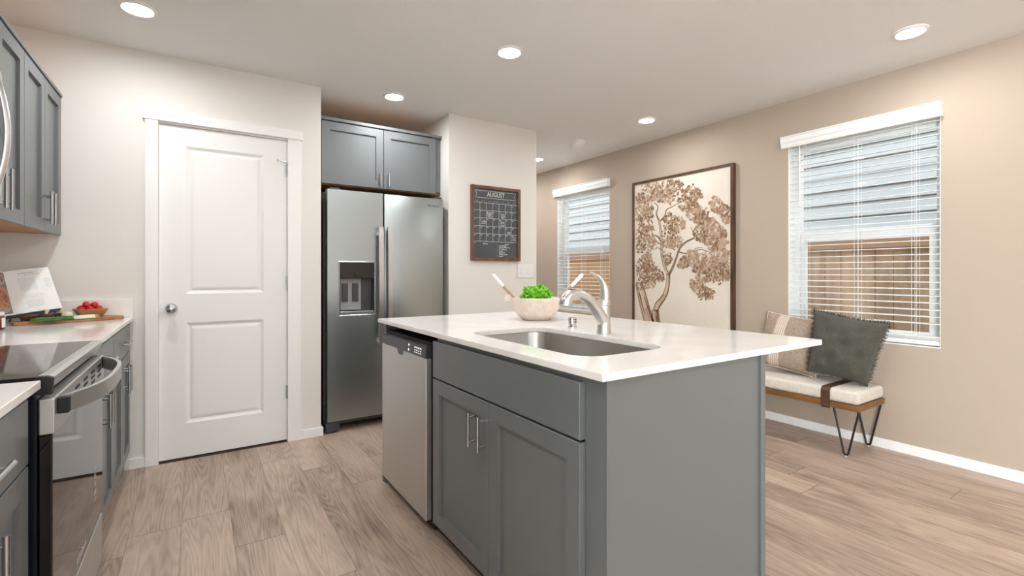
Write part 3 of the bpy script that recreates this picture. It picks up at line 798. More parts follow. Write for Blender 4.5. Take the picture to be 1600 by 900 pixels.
# faucet
FX, FY = 1.405, 1.443
r = empty('faucet', 'brushed single-lever kitchen faucet beside the sink', 'faucet', (FX, FY, ZI))
bm = NB(); lathe(bm, [(.029, 0), (.0295, .004), (.0275, .010), (.0265, .05), (.027, .09), (.0265, .115), (.0, .115)], (FX, FY, ZI+.0003), 28); mesh('body', bm, m_faucet, r, smooth=.8)
bm = NB(); lathe(bm, [(.0275, .1165), (.0275, .136), (.025, .140), (0, .141)], (FX, FY, ZI), 28); mesh('collar', bm, m_faucet, r, smooth=.6)
sp = smooth_path([(FX-.005, FY, ZI+.055), (FX-.045, FY, ZI+.105), (FX-.09, FY, ZI+.145), (FX-.135, FY, ZI+.165), (FX-.168, FY+.002, ZI+.163)], 7)
bm = NB(); tube(bm, sp, lerp_list([.029, .025, .0215, .0190, .0185], len(sp)), 18); mesh('spout', bm, m_faucet, r, smooth=.8)
sp2 = smooth_path([(FX-.150, FY, ZI+.166), (FX-.178, FY+.002, ZI+.160), (FX-.197, FY+.003, ZI+.142), (FX-.203, FY+.003, ZI+.120)], 6)
bm = NB(); tube(bm, sp2, lerp_list([.0190, .0235, .0262, .0255], len(sp2)), 18); hd = mesh('spray_head', bm, m_faucet, r, smooth=.8)
bm = NB(); box(bm, FX-.183, FX-.155, FY-.007, FY+.009, ZI+.1815, ZI+.1845, bev=.001); mesh('spray_button', bm, m_dark_plastic, hd)
lv = smooth_path([(FX+.004, FY, ZI+.132), (FX+.006, FY, ZI+.170), (FX-.004, FY+.001, ZI+.205), (FX-.032, FY+.004, ZI+.235), (FX-.068, FY+.008, ZI+.251)], 7)
bm = NB(); tube(bm, lv, lerp_list([.024, .0215, .015, .0085, .0055], len(lv)), 16, flat=.85); mesh('lever', bm, m_faucet, r, smooth=.8)
# air gap
AX, AY = 1.415, 1.652
r = empty('air_gap_cap', 'small chrome air gap cap standing left of the faucet', 'air gap', (AX, AY, ZI))
bm = NB(); lathe(bm, [(.0215, 0), (.0215, .008), (.018, .010), (.018, .045), (.0172, .048), (0, .048)], (AX, AY, ZI+.0003), 24); mesh('cap', bm, m_chrome, r, smooth=.6)
bm = NB()
for k_ in range(7):
    a = -2.6+.28*k_
    for z in (.030, .040): lathe(bm, [(0, .0176), (.0022, .0179), (.0022, .0184), (0, .0185)], (0, 0, 0), 6, 'x'); vs_ = list(bm.verts)[-24:]
bm.free(); bm = NB()
for k_ in range(9):
    a = -2.9+.25*k_
    for z in (.030, .040):
        c = Vector((AX+.0178*math.cos(a), AY+.0178*math.sin(a), ZI+z)); bmesh.ops.create_icosphere(bm, subdivisions=1, radius=.0021, matrix=Matrix.Translation(c))
mesh('vent_holes', bm, m_black, r)

# salad bowl, servers, lettuce
BX, BY = 1.528, 2.079
r = empty('salad_bowl', 'speckled cream stone salad bowl with a round side grip on the island', 'bowl', (BX, BY, ZI))
bm = NB(); lathe(bm, [(.0, .0005), (.070, .0005), (.079, .004), (.100, .025), (.120, .058), (.132, .100), (.134, .116), (.131, .118), (.127, .115), (.124, .100), (.112, .060), (.09, .03), (.05, .016), (0, .014)], (BX, BY, ZI), 48); mesh('bowl', bm, m_speckle, r, smooth=.9)
ca = Vector((-math.cos(math.radians(33)), math.sin(math.radians(33)), 0)); gp = Vector((BX, BY, ZI+.113))+ca*.150
bm = NB(); lathe(bm, [(0, -.006), (.019, -.006), (.022, -.003), (.022, .003), (.019, .006), (0, .006)], (0, 0, 0), 24, 'y')
bmesh.ops.rotate(bm, verts=bm.verts, cent=(0, 0, 0), matrix=Matrix.Rotation(math.radians(-33), 3, 'Z')); bmesh.ops.translate(bm, verts=bm.verts, vec=gp)
mesh('round_grip', bm, m_speckle, r, smooth=.6)
rt = Vector((math.cos(math.radians(33.4)), -math.sin(math.radians(33.4)), 0))
for sgn, lab, hgt in ((-1, 'salad server with white handle leaning out of the left bowl side', .255), (1, 'salad server with white handle leaning out of the bowl towards the faucet', .255)):
    a = Vector((BX, BY, ZI+.04))+rt*sgn*.055; e = Vector((BX, BY, ZI+.243))+rt*sgn*(.235 if sgn < 0 else .250)
    d = e-a
    r = empty('salad_server', lab, 'salad server', a, 'salad servers in the stone bowl')
    bm = NB(); pts = [a+d*t for t in (0, .05, .12, .2, .3, .50, .68)]; tube(bm, pts, [.012, .021, .021, .012, .0075, .0078, .0082], 12); mesh('wooden_shaft', bm, m_server_wood, r, smooth=.8)
    bm = NB(); pts = [a+d*t for t in (.681, .70, .85, .97, .99, 1.0)]; tube(bm, pts, [.0084, .0095, .0100, .0095, .008, .003], 12); mesh('white_handle', bm, m_white_plastic, r, smooth=.8)
def frill(bm, c, nrm, rad, seed):
    rnd = random.Random(seed); nrm = Vector(nrm).normalized(); s_, u_ = frame_of(nrm); ph, p2 = rnd.uniform(0, 6), rnd.uniform(0, 6); G = []
    nr_, na = 6, 26
    for i in range(nr_+1):
        q = i/nr_; row = []
        for k_ in range(na):
            a = 2*PI*k_/na; rr = rad*q*(1+.16*q*math.sin(3*a+p2)+.07*q*math.sin(11*a+ph))
            h_ = rad*(.42*q*q-.05)+q**2.2*rad*(.30*math.sin(5*a+ph)+.17*math.sin(9*a+p2))
            row.append(bm.verts.new(Vector(c)+s_*rr*math.cos(a)+u_*rr*math.sin(a)+nrm*h_))
        G.append(row)
    for i in range(nr_):
        for k_ in range(na): bm.faces.new((G[i][k_], G[i][(k_+1) % na], G[i+1][(k_+1) % na], G[i+1][k_]))
bm = NB()
for i in range(24):
    a = i*2.399; q = math.sqrt((i+.4)/24); el = math.radians(78-62*q)
    d = Vector((math.cos(el)*math.cos(a), math.cos(el)*math.sin(a), math.sin(el)))
    c = Vector((BX, BY, ZI+.104))+Vector((d.x*.060, d.y*.060, d.z*.046+.006*((i*7) % 3-1)))
    frill(bm, c, (d.x, d.y, d.z*.75+.1), .030+.005*(i % 3), i)
bmesh.ops.remove_doubles(bm, verts=bm.verts, dist=1e-5)
gm = bmesh.ops.solidify(bm, geom=bm.faces[:], thickness=.0012)
mesh('lettuce', bm, m_lettuce, None, smooth=True, loc=(BX, BY, ZI+.1), label='bright green leafy lettuce filling the stone salad bowl', cat='lettuce')

# ---------------------------------------------------------------- calendar, switch
YW = YP
r = empty('wall_calendar', 'wood-framed chalkboard calendar for August hanging on the white wall', 'calendar', (2.165, YW, 1.244))
x0, x1, z0, z1 = 1.918, 2.413, 1.244, 1.880; fwid = .026
bm = NB(); yf = YW-.028
box(bm, x0, x0+fwid, yf, YW-.001, z0, z1, bev=.001); box(bm, x1-fwid, x1, yf, YW-.001, z0, z1, bev=.001); box(bm, x0+fwid, x1-fwid, yf, YW-.001, z0, z0+fwid, bev=.001); box(bm, x0+fwid, x1-fwid, yf, YW-.001, z1-fwid, z1, bev=.001)
mesh('frame', bm, m_brown_frame, r)
bo = mesh('chalkboard', B(x0+fwid, x1-fwid, YW-.010, YW-.002, z0+fwid, z1-fwid), m_chalk_board, r)
gw, gh = x1-x0-2*fwid, z1-z0-2*fwid
fc = lambda u, v, n=0: Vector((x0+fwid+u*gw, YW-.0104-n, z0+fwid+v*gh))
fcm = lambda u, v, n=0: Vector((x0+fwid+u, YW-.0104-n, z0+fwid+v))
bm = NB(); RB = lambda pts, wd, mi=0: ribbon(bm, fcm, [(u*gw, v*gh) for u, v in pts], wd, 0, mi)
rows = [.800, .690, .578, .462, .350, .238]
for v in rows: RB([(.0, v), (1, v)], .0022)
for c in range(1, 7): RB([(c/7, .238), (c/7, .812)], .0022)
RB([(.53, .0), (.53, .21)], .002, 1)
RB([(.04, .975), (.965, .975), (.93, .925), (.965, .872), (.04, .872), (.075, .925), (.04, .975)], .0026)
text(bm, 'AUGUST', .056, lambda u, v, n: fcm(.5*gw+u, .897*gh+v), sx=.82, align='CENTER')
for c, s in enumerate(('SUN', 'MON', 'TUE', 'WED', 'THU', 'FRI', 'SAT')): text(bm, s, .017, lambda u, v, n, c=c: fcm((c+.5)/7*gw+u, .815*gh+v), 1, align='CENTER')
day = 1
for rw in range(5):
    for c in range(7):
        if rw == 0 and c < 5: continue
        text(bm, str(day), .0165, lambda u, v, n, c=c, rw=rw: fcm(c/7*gw+.005+u, rows[rw]*gh-.0175+v)); day += 1
text(bm, '31', .0165, lambda u, v, n: fcm(.005+u, .205*gh+v))
def scribble(u0, u1, v, seed, wd=.0026, amp=.010):
    rn = random.Random(seed); n = int((u1-u0)*gw/.0035)+3
    RB([(u0+(u1-u0)*i/n, v+amp*rn.uniform(-1, 1)) for i in range(n+1)], wd)
for k_ in range(5): scribble(.30, .41-.01*(k_ % 2), .665-.017*k_, k_)
for k_ in range(4): scribble(.60+.012*k_, .70, .645-.020*k_, 20+k_)
for k_ in range(2): scribble(.175, .275, .530-.026*k_, 30+k_, .004)
for k_ in range(4): scribble(.60, .70, .535-.022*k_, 40+k_)
for k_ in range(2): scribble(.76, .84, .385-.018*k_, 50+k_)
for k_ in range(3): scribble(.885, .97, .315-.022*k_, 60+k_, .002)
scribble(.21, .31, .205, 70, .004)
scribble(.70, .80, .205, 71, .003)
for k_, (a, b) in enumerate(((.57, .74), (.57, .82), (.57, .75), (.57, .66), (.57, .70), (.57, .76), (.57, .66))): scribble(a, b, .178-.0255*k_, 80+k_, .0035)
mesh('chalk_lettering', bm, [m_chalk, m_chalk_dim], bo)
r = empty('light_switch', 'white double light switch plate below the calendar', 'light switch', (2.482, YW, 1.157))
mesh('plate', B(2.394, 2.570, YW-.007, YW-.0005, 1.098, 1.218, bev=.003), m_white_plastic, r)
for x in (2.424, 2.502):
    mesh('rocker', B(x, x+.038, YW-.0105, YW-.0072, 1.124, 1.192, bev=.0015), m_white_plastic, r)

# ---------------------------------------------------------------- ceiling fittings
lp = None
LP = [(-.236, 2.976, 'recessed ceiling light in front of the pantry door'), (1.538, 2.359, 'recessed ceiling light above the far end of the island'), (1.22, 3.42, 'recessed ceiling light just in front of the refrigerator alcove'),
      (3.213, .977, 'recessed ceiling light near the bench window'), (3.193, 2.77, 'recessed ceiling light near the tree picture'), (3.248, 4.395, 'recessed ceiling light down the hall beside the white wall corner'),
      (1.20, 1.66, 'recessed ceiling light above the sink, cut by the top photo edge')]
LPX = [(-.236, 1.35), (1.5, -.4), (3.213, -.9), (-.2, -.6), (1.3, -2.4), (3.0, -2.6), (3.248, 6.2), (3.248, 5.3)]  # out of view; last one is a hall light added to brighten the far tan wall
for x, y, lab in LP+[(x, y, None) for x, y in LPX]:
    if lp is None:
        lp = empty('recessed_light', lab, 'ceiling light', (x, y, H), 'recessed ceiling lights')
        bm = NB(); lathe(bm, [(.080, 0), (.080, -.004), (.074, -.010), (.064, -.013), (.060, -.009), (.060, 0)], (x, y, H), 36); mesh('trim_ring', bm, m_white_plastic, lp, smooth=.6)
        bm = NB(); lathe(bm, [(.0598, -.001), (.0598, -.008), (.045, -.011), (0, -.012)], (x, y, H), 36); mesh('lens', bm, m_lens, lp, smooth=.6)
    else:
        dup(lp, (x, y, H), lab or 'unseen recessed ceiling light outside the view', None)
r = empty('smoke_detector', 'round white smoke detector on the ceiling', 'smoke detector', (3.16, 3.596, H))
bm = NB(); lathe(bm, [(.074, 0), (.074, -.008), (.070, -.011), (.060, -.011)], (3.16, 3.596, H), 36); mesh('base_ring', bm, m_white_plastic, r, smooth=.6)
bm = NB(); lathe(bm, [(.060, -.0112), (.061, -.030), (.052, -.040), (.02, -.043), (0, -.043)], (3.16, 3.596, H), 36); mesh('cover', bm, m_white_plastic, r, smooth=.6)

# ---------------------------------------------------------------- framed tree picture
PY0, PY1, PZ0, PZ1 = 2.302, 3.397, .50, 2.052
r = empty('framed_picture', 'large walnut-framed sepia print of a tree on the tan wall', 'picture', (XT, 2.85, PZ0))
bm = NB(); xo = XT-.042; fw_ = .024
box(bm, xo, XT-.001, PY0, PY0+fw_, PZ0, PZ1, bev=.001); box(bm, xo, XT-.001, PY1-fw_, PY1, PZ0, PZ1, bev=.001); box(bm, xo, XT-.001, PY0+fw_, PY1-fw_, PZ1-fw_, PZ1, bev=.001); box(bm, xo, XT-.001, PY0+fw_, PY1-fw_, PZ0, PZ0+fw_, bev=.001)
mesh('frame', bm, m_walnut, r)
cv = mesh('canvas', B(XT-.032, XT-.002, PY0+fw_, PY1-fw_, PZ0+fw_, PZ1-fw_), m_canvas, r)
# drawing coordinates: (a,b) are taken on the picture; u runs along -Y from the far edge, v up, both in metres
QX = [(53, 133, 3.3735), (541, 40, 2.326)]
f_, a_, y0_, h_ = 750.04, math.radians(33.41), 427.1, 1.137
def art(a, b):
    px, py = 980+a/3.3333, 250+b/3.3333; xp = XT-.0325
    rr, uu = (px-800)/f_, -(py-y0_)/f_
    dx, dy = math.sin(a_)+math.cos(a_)*rr, math.cos(a_)-math.sin(a_)*rr
    t = xp/dx; return Vector((-(dy*t), h_+uu*t))
fa = lambda u, v, n=0: Vector((XT-.0324-n, -u, v))
lo_u, hi_u, lo_v, hi_v = -(PY1-fw_-.003), -(PY0+fw_+.003), PZ0+fw_+.003, PZ1-fw_-.003
def clampp(p): return Vector((min(max(p.x, lo_u), hi_u), min(max(p.y, lo_v), hi_v)))
bm = NB()
def stroke(pts, w0, w1, layers=True, n=.0002):
    P = smooth_path([art(*p) for p in pts], 8); N = len(P); wd = lerp_list([w0, w1], N)
    P = [clampp(p) for p in P]
    ribbon(bm, fa, P, wd, n, 4 if w0 > .03 else 2)
    rn = random.Random(int(pts[0][0]*7+pts[-1][1]))
    if layers:
        for _ in range(9 if w0 > .03 else 2):         # hatching strokes along the bark
            i0 = rn.randrange(0, max(1, N-6)); i1 = min(N-1, i0+rn.randrange(5, 16)); off = rn.uniform(-.42, .42); seg = []
            for i in range(i0, i1+1):
                t = (P[min(i+1, N-1)]-P[max(i-1, 0)]); t = t.normalized() if t.length > 1e-9 else Vector((1, 0)); seg.append(clampp(P[i]+Vector((-t.y, t.x))*off*wd[i]))
            if len(seg) > 2: ribbon(bm, fa, seg, lerp_list([wd[i0]*.05, wd[i1]*.13], len(seg)), n+.0003, rn.choice((0, 0, 1, 1, 2)))
        for sd2, mi in ((-.36, 1), (-.46, 2), (.48, 1)):
            seg = []
            for i in range(N):
                t = (P[min(i+1, N-1)]-P[max(i-1, 0)]); t = t.normalized() if t.length > 1e-9 else Vector((1, 0)); seg.append(clampp(P[i]+Vector((-t.y, t.x))*sd2*wd[i]))
            ribbon(bm, fa, seg, [x*.16+.0012 for x in wd], n+.0002, mi)
stroke([(125, 930), (112, 840), (88, 750), (66, 660)], .125, .095)
stroke([(170, 960), (152, 850), (146, 780)], .105, .075)
stroke([(146, 790), (160, 755), (195, 705), (211, 650), (215, 592)], .062, .036)
stroke([(140, 772), (150, 745), (175, 718), (192, 700)], .016, .010)
stroke([(213, 600), (192, 545), (180, 490), (178, 430), (173, 360), (165, 312)], .032, .020)
stroke([(216, 600), (236, 560), (254, 515), (273, 462), (305, 428), (352, 405)], .026, .013)
stroke([(270, 478), (300, 486), (340, 478), (385, 466), (440, 484)], .010, .004)
stroke([(340, 478), (358, 460), (390, 455)], .006, .003)
stroke([(165, 315), (152, 280), (160, 245), (140, 220)], .016, .006)
stroke([(172, 318), (196, 290), (205, 260), (240, 240), (285, 215)], .014, .004)
stroke([(178, 425), (160, 400), (142, 392)], .018, .008)
stroke([(178, 440), (150, 420), (118, 345), (100, 300)], .010, .004)
stroke([(180, 470), (160, 455)], .010, .004)
stroke([(184, 502), (200, 496), (214, 490)], .008, .003)
stroke([(352, 405), (345, 380), (330, 350)], .007, .003)
stroke([(420, 540), (412, 580), (415, 610)], .006, .003)
stroke([(440, 300), (410, 315), (380, 320)], .005, .003)
CL = [(118, 165, 52), (195, 140, 58), (255, 145, 48), (330, 175, 46), (366, 180, 26), (90, 225, 42), (75, 200, 30), (70, 285, 38), (100, 325, 44), (78, 392, 40), (112, 375, 36), (128, 440, 32), (72, 455, 30), (228, 320, 44), (268, 340, 40), (218, 395, 44), (250, 420, 44), (212, 448, 40), (345, 268, 44), (382, 290, 46), (300, 225, 40), (345, 225, 36), (468, 238, 46), (508, 268, 40), (522, 310, 22), (440, 348, 44), (470, 388, 46), (420, 400, 40), (382, 380, 42), (402, 330, 38), (500, 392, 20), (340, 510, 42), (300, 535, 30), (280, 542, 18), (380, 520, 46), (430, 538, 50), (480, 505, 50), (510, 560, 40), (470, 600, 46), (402, 600, 42), (520, 490, 24), (360, 650, 36), (395, 690, 38), (430, 695, 24), (378, 560, 42), (80, 555, 40), (112, 548, 40), (140, 590, 44), (90, 605, 44), (118, 640, 34), (70, 650, 24), (172, 610, 20), (102, 505, 26), (160, 190, 40), (215, 190, 40), (520, 600, 24), (110, 270, 36), (450, 440, 36), (500, 430, 24), (210, 520, 26)]
rn = random.Random(3)
for cx, cy, rd in CL:
    dens = int(rd*1.25)
    base = rn.choice((0, 0, 1, 1))
    for _ in range(dens):
        # small sprigs of four to six pointed leaves
        a = rn.uniform(0, 2*PI); q_ = rd*math.sqrt(rn.random()); p = art(cx+q_*math.cos(a)*.92, cy+q_*math.sin(a))
        mi = min(3, max(0, base+rn.choice((-1, 0, 0, 1, 1)))); dirn = rn.uniform(0, 2*PI)
        nl = .0003+.0012*rn.random()
        for s_ in range(rn.randrange(3, 7)):
            an = dirn+(s_-2)*.62; L_ = rn.uniform(.015, .028); wd_ = L_*.34
            t = Vector((math.cos(an), math.sin(an))); o_ = Vector((-t.y, t.x))
            pts = [p, p+t*L_*.5+o_*wd_*.6, p+t*L_, p+t*L_*.5-o_*wd_*.6]
            if any((z - clampp(z)).length > 1e-6 for z in pts): continue
            q = bm.faces.new([bm.verts.new(fa(z.x, z.y, nl)) for z in pts]); q.material_index = mi
mesh('tree_drawing', bm, m_ink, cv)

# ---------------------------------------------------------------- bench and cushions
BX0, BX1, BY0, BY1 = 3.345, 3.727, 1.265, 2.49
r = empty('bench', 'upholstered cream bench with wood rail and black hairpin legs under the window', 'bench', (3.54, 1.88, 0))
mesh('wood_rail', B(BX0, BX1, BY0, BY1, .294, .3305, bev=.002), m_bench_wood, r)
bm = NB(); box(bm, BX0+.003, BX1-.003, BY0+.003, BY1-.003, .331, .413, bev=.024, seg=5)
mesh('seat', bm, m_bench_fabric, r, smooth=.8)
for ya in (1.425, 2.275):
    bm = NB(); pr = [(BX0-.004, .285), (BX0-.004, .396), (BX0+.004, .409), (BX0+.022, .4175), (BX1-.03, .4175), (BX1-.03, .4145), (BX0+.024, .4145), (BX0+.008, .407), (BX0-.0005, .394), (BX0-.0005, .285)]
    prism(bm, pr, lambda u, v, n: Vector((u, n, v)), ya, ya+.052); st = mesh('leather_strap', bm, m_leather, r)
    bm = NB(); lathe(bm, [(.006, 0), (.005, .002), (0, .003)], (BX0-.004, ya+.026, .306), 12, '-x'); mesh('rivet', bm, m_brass, st)
for xx, ys in ((3.375, (1.277, 1.347, 1.417)), (3.700, (1.277, 1.347, 1.417)), (3.375, (2.477, 2.407, 2.337)), (3.700, (2.477, 2.407, 2.337))):
    a, m_, b = ys; s_ = 1 if b > a else -1
    pts = [(xx, a, .2935), (xx, m_-.014*s_, .028), (xx, m_-.011*s_, .017), (xx, m_-.005*s_, .0105), (xx, m_+.005*s_, .0105), (xx, m_+.011*s_, .017), (xx, m_+.014*s_, .028), (xx, b, .2935)]
    bm = NB(); tube(bm, pts, .0062, 10); lg = mesh('leg', bm, m_iron, r, smooth=.8)
    bm = NB(); lathe(bm, [(.007, 0), (.007, .004), (0, .0045)], (xx, m_, 0), 12); mesh('glide', bm, m_clear, lg)

def pillow_bm(wd, ht, th, seed, pinch=.06, wr=.006, n=34, tp=0.0):
    """cushion in its own frame: u across, v up, n out (local x, y, z); two skins welded at the seam"""
    rn = random.Random(seed); ph = [rn.uniform(0, 6.3) for _ in range(8)]; bm = NB(); G = {}
    for side in (1, -1):
        for i in range(n+1):
            for j in range(n+1):
                u, v = -1+2*i/n, -1+2*j/n
                edge = max(abs(u), abs(v))
                x = wd/2*u*(1-pinch*(1-v*v)); y = ht/2*v*(1-pinch*(1-u*u))
                x *= 1-tp*(1-v)/2
                pr = ((1-u**4)*(1-v**4))**.55
                pr *= .72+.28*(1-(u*u+v*v)/2)
                z = side*th/2*pr*(1.12-.22*v)
                wk = wr*((1-u*u)*(1-v*v))**.3*(math.sin(5*u+7*v+ph[0])*.5+math.sin(-8*u+5*v+ph[1])*.5+math.sin(13*u+3*v+ph[2])*.3+math.sin(4*u-15*v+ph[3])*.25)
                crn = .006*math.sin(16*math.atan2(v, u)+ph[4])*(edge**6)*(1-edge**12)
                z += (wk+crn)*(1 if edge < 1 else 0)
                G[side, i, j] = bm.verts.new((x, y, z))
        for i in range(n):
            for j in range(n):
                bm.faces.new((G[side, i, j], G[side, i+1, j], G[side, i+1, j+1], G[side, i, j+1]))
    bmesh.ops.remove_doubles(bm, verts=bm.verts, dist=1e-5); return bm
def seam_pts(wd, ht, pinch, n=60, tp=0.0):
    out = []
    for k in range(4*n):
        s, t = divmod(k, n); t = -1+2*t/n; u, v = ((t, -1), (1, t), (-t, 1), (-1, -t))[s]
        out.append(Vector((wd/2*u*(1-pinch*(1-v*v))*(1-tp*(1-v)/2), ht/2*v*(1-pinch*(1-u*u)), 0)))
    return out
def pose(o, loc, right, up):
    right = Vector(right).normalized(); up = Vector(up); up = (up-right*up.dot(right)).normalized(); nn = right.cross(up)
    o.matrix_world = Matrix.Translation(loc) @ Matrix((right, up, nn)).transposed().to_4x4()
def local_mesh(name, bm, mats, parent, smooth=True, kind=None):
    bmesh.ops.recalc_face_normals(bm, faces=bm.faces)
    for f in bm.faces: f.smooth = smooth
    me = bpy.data.meshes.new(name); bm.to_mesh(me); bm.free()
    for m in (mats if isinstance(mats, list) else [mats]): me.materials.append(m)
    o = bpy.data.objects.new(name, me); COL.objects.link(o); o.parent = parent; prop(o, kind=kind); return o
# olive cushion with frayed edge
r = empty('cushion', 'dark olive green cushion with frayed edges on the right of the bench', 'cushion', (0, 0, 0))
local_mesh('cover', pillow_bm(.42, .42, .20, 5, .07, .015, tp=.20), m_olive, r)
bm = NB(); rn = random.Random(9); sp_ = seam_pts(.42, .42, .07, 70, tp=.20); c0 = Vector((0, 0, 0))
for p in sp_:
    for _ in range(2):
        d = p.copy(); ax = Vector((1 if abs(d.x) > abs(d.y) else 0, 0 if abs(d.x) > abs(d.y) else 1, 0)); d = Vector((math.copysign(1, d.x)*ax.x, math.copysign(1, d.y)*ax.y, 0))
        if p.y < -.17 and abs(d.y) > .5 and rn.random() < .8: continue
        tdir = Vector((-d.y, d.x, 0)); L_ = rn.uniform(.010, .024)
        q0 = p+tdir*rn.uniform(-.004, .004)-d*.002; q1 = q0+d*L_*.55+tdir*rn.uniform(-.004, .004)+Vector((0, 0, rn.uniform(-.005, .005))); q2 = q0+d*L_+tdir*rn.uniform(-.008, .008)+Vector((0, 0, rn.uniform(-.008, .008)))
        tube(bm, [q0, q1, q2], [.0021, .0016, .0006], 4)
local_mesh('fringe', bm, m_olive, r, kind='stuff')
OL = r
pose(r, (3.565, 1.438, .648), (.30, -.93, -.17), (.26, -.26, 1))
r = empty('cushion', 'taupe linen cushion with cream stripes on the bench behind the island corner', 'cushion', (0, 0, 0))
local_mesh('cover', pillow_bm(.40, .40, .15, 11, .05, .006), m_taupe, r)
bm = NB(); pp = [p for p in seam_pts(.40, .40, .05, 24)]; tube(bm, pp+[pp[0]], .0035, 6, cap=False); local_mesh('piping', bm, m_piping, r)
pose(r, (3.610, 1.795, .630), (.10, -.98, -.12), (.26, -.12, 1))

# ---------------------------------------------------------------- things on the left counter
zc = ZC+.0004
# cutting board
bm = NB(); A, Bp = Vector((-.735, 3.245)), Vector((-.352, 3.475)); dr_ = (Bp-A).normalized(); nr = Vector((-dr_.y, dr_.x)); L_ = (Bp-A).length
prof = [(0, .022), (.015, .030), (.05, .026), (.09, .028), (.12, .050), (.15, .075), (.19, .086), (.30, .088), (.40, .080), (.435, .062), (L_, .025)]
poly = [A+dr_*s-nr*w_ for s, w_ in prof]+[A+dr_*s+nr*w_*.9 for s, w_ in prof[::-1]]
prism(bm, [(p.x, p.y) for p in poly], lambda u, v, n: Vector((u, v, n)), zc, zc+.016)
bmesh.ops.bevel(bm, geom=[e for e in bm.edges if abs(e.verts[0].co.z-e.verts[1].co.z) < 1e-5], offset=.003, segments=2, affect='EDGES')
mesh('cutting_board', bm, m_board, None, loc=(-.55, 3.36, zc), smooth=.7, label='wooden paddle cutting board lying on the corner counter', cat='cutting board')
zb = zc+.0164
# square wooden bowl with tomatoes
r = empty('wooden_bowl', 'small square wooden bowl heaped with red tomatoes on the cutting board', 'bowl', (-.475, 3.455, zb))
bc = Vector((-.478, 3.447, 0)); ang = math.radians(20)
def sq(hw, z): return [bm.verts.new((bc.x+hw*(math.cos(ang)*a-math.sin(ang)*b), bc.y+hw*(math.sin(ang)*a+math.cos(ang)*b), z)) for a, b in ((-1, -1), (1, -1), (1, 1), (-1, 1))]
bm = NB(); lps = [sq(h, z) for h, z in ((.040, zb), (.044, zb+.004), (.064, zb+.042), (.060, zb+.0435), (.040, zb+.008))]
bm.faces.new(lps[0])
for a_2, b_2 in zip(lps, lps[1:]):
    for i in range(4): bm.faces.new((a_2[i], a_2[(i+1) % 4], b_2[(i+1) % 4], b_2[i]))
bm.faces.new(lps[-1]); mesh('bowl', bm, m_bowl_wood, r)
tm = None
tpos = [(-.040, -.030, .040, .0180), (-.008, -.038, .043, .0188), (.028, -.036, .041, .0180), (-.036, .006, .045, .0188), (.000, -.002, .050, .019), (.036, .002, .044, .0180), (-.026, .038, .044, .0178), (.010, .036, .046, .0178), (.040, .036, .042, .017), (-.020, -.016, .066, .0178), (.014, -.020, .064, .0170)]
for i, (u, v, z, rad) in enumerate(tpos):
    c = Vector((bc.x+u*math.cos(ang)-v*math.sin(ang), bc.y+u*math.sin(ang)+v*math.cos(ang), zb+z))
    if tm is None:
        tm = empty('tomato', 'small shiny red tomato heaped in the square wooden bowl', 'tomato', c, 'tomatoes in the wooden bowl')
        bm = NB(); lathe(bm, [(0, -.0155), (.006, -.0158), (.0125, -.0115), (.0168, 0), (.0145, .009), (.009, .0138), (.004, .0142), (0, .0125)], c, 20); mesh('fruit', bm, m_tomato, tm, smooth=True)
    else:
        t_ = dup(tm, c); t_.rotation_euler = (random.uniform(-.6, .6), random.uniform(-.6, .6), 0); t_.scale = (rad/.0168,)*3
# green onions
r = empty('green_onions', 'bunch of green onions lying along the cutting board', 'green onions', (-.52, 3.33, zb))
bg_, bw_, br_ = NB(), NB(), NB()
for i in range(7):
    off = (i-3)*.0075; rn = random.Random(i); zz = zb+.006+(.007 if i % 2 else 0)
    S = lambda s, o=off, z=zz: Vector((*(A+dr_*s+nr*(-.072+o*.8+.02*(s-.2))), z))
    tube(bw_, [S(.290), S(.25), S(.20)], [.0062, .0052, .0048], 8)
    tube(bg_, [S(.1999), S(.14), S(.08, off*1.5, zz+.002), S(.035+.02*rn.random(), off*2.0, zz-.001)], [.0048, .0052, .0050, .0016], 7)
    for k_ in range(6): 
        e = S(.290)+Vector((*(dr_*rn.uniform(.012, .026)+nr*rn.uniform(-.012, .012)), rn.uniform(-.004, .006))); tube(br_, [S(.288), e], [.0016, .0004], 4)
mesh('green_stems', bg_, m_onion_green, r, smooth=True); mesh('white_bulbs', bw_, m_onion_white, r, smooth=True); mesh('roots', br_, m_root, r, kind='stuff')
# garlic
gc = A+dr_*.195-nr*.034
r = empty('garlic_bulb', 'white garlic bulb resting on the green onions', 'garlic', (gc.x, gc.y, zb))
bm = NB(); zq = zb+.0155
for k_ in range(8):
    a = k_*PI/4; c = (gc.x+.010*math.cos(a), gc.y+.010*math.sin(a), zq+.006)
    bmesh.ops.create_icosphere(bm, subdivisions=3, radius=1, matrix=Matrix.Translation(c) @ Matrix.Diagonal((.0125, .0125, .0165, 1)))
mesh('cloves', bm, m_garlic, r, smooth=True)
bm = NB(); gz = Vector((gc.x, gc.y, zq+.018)); tube(bm, [gz, gz+Vector((.002, -.004, .008)), gz+Vector((.004, -.010, .014))], [.006, .004, .003], 8); mesh('stem', bm, m_garlic, r, smooth=True)
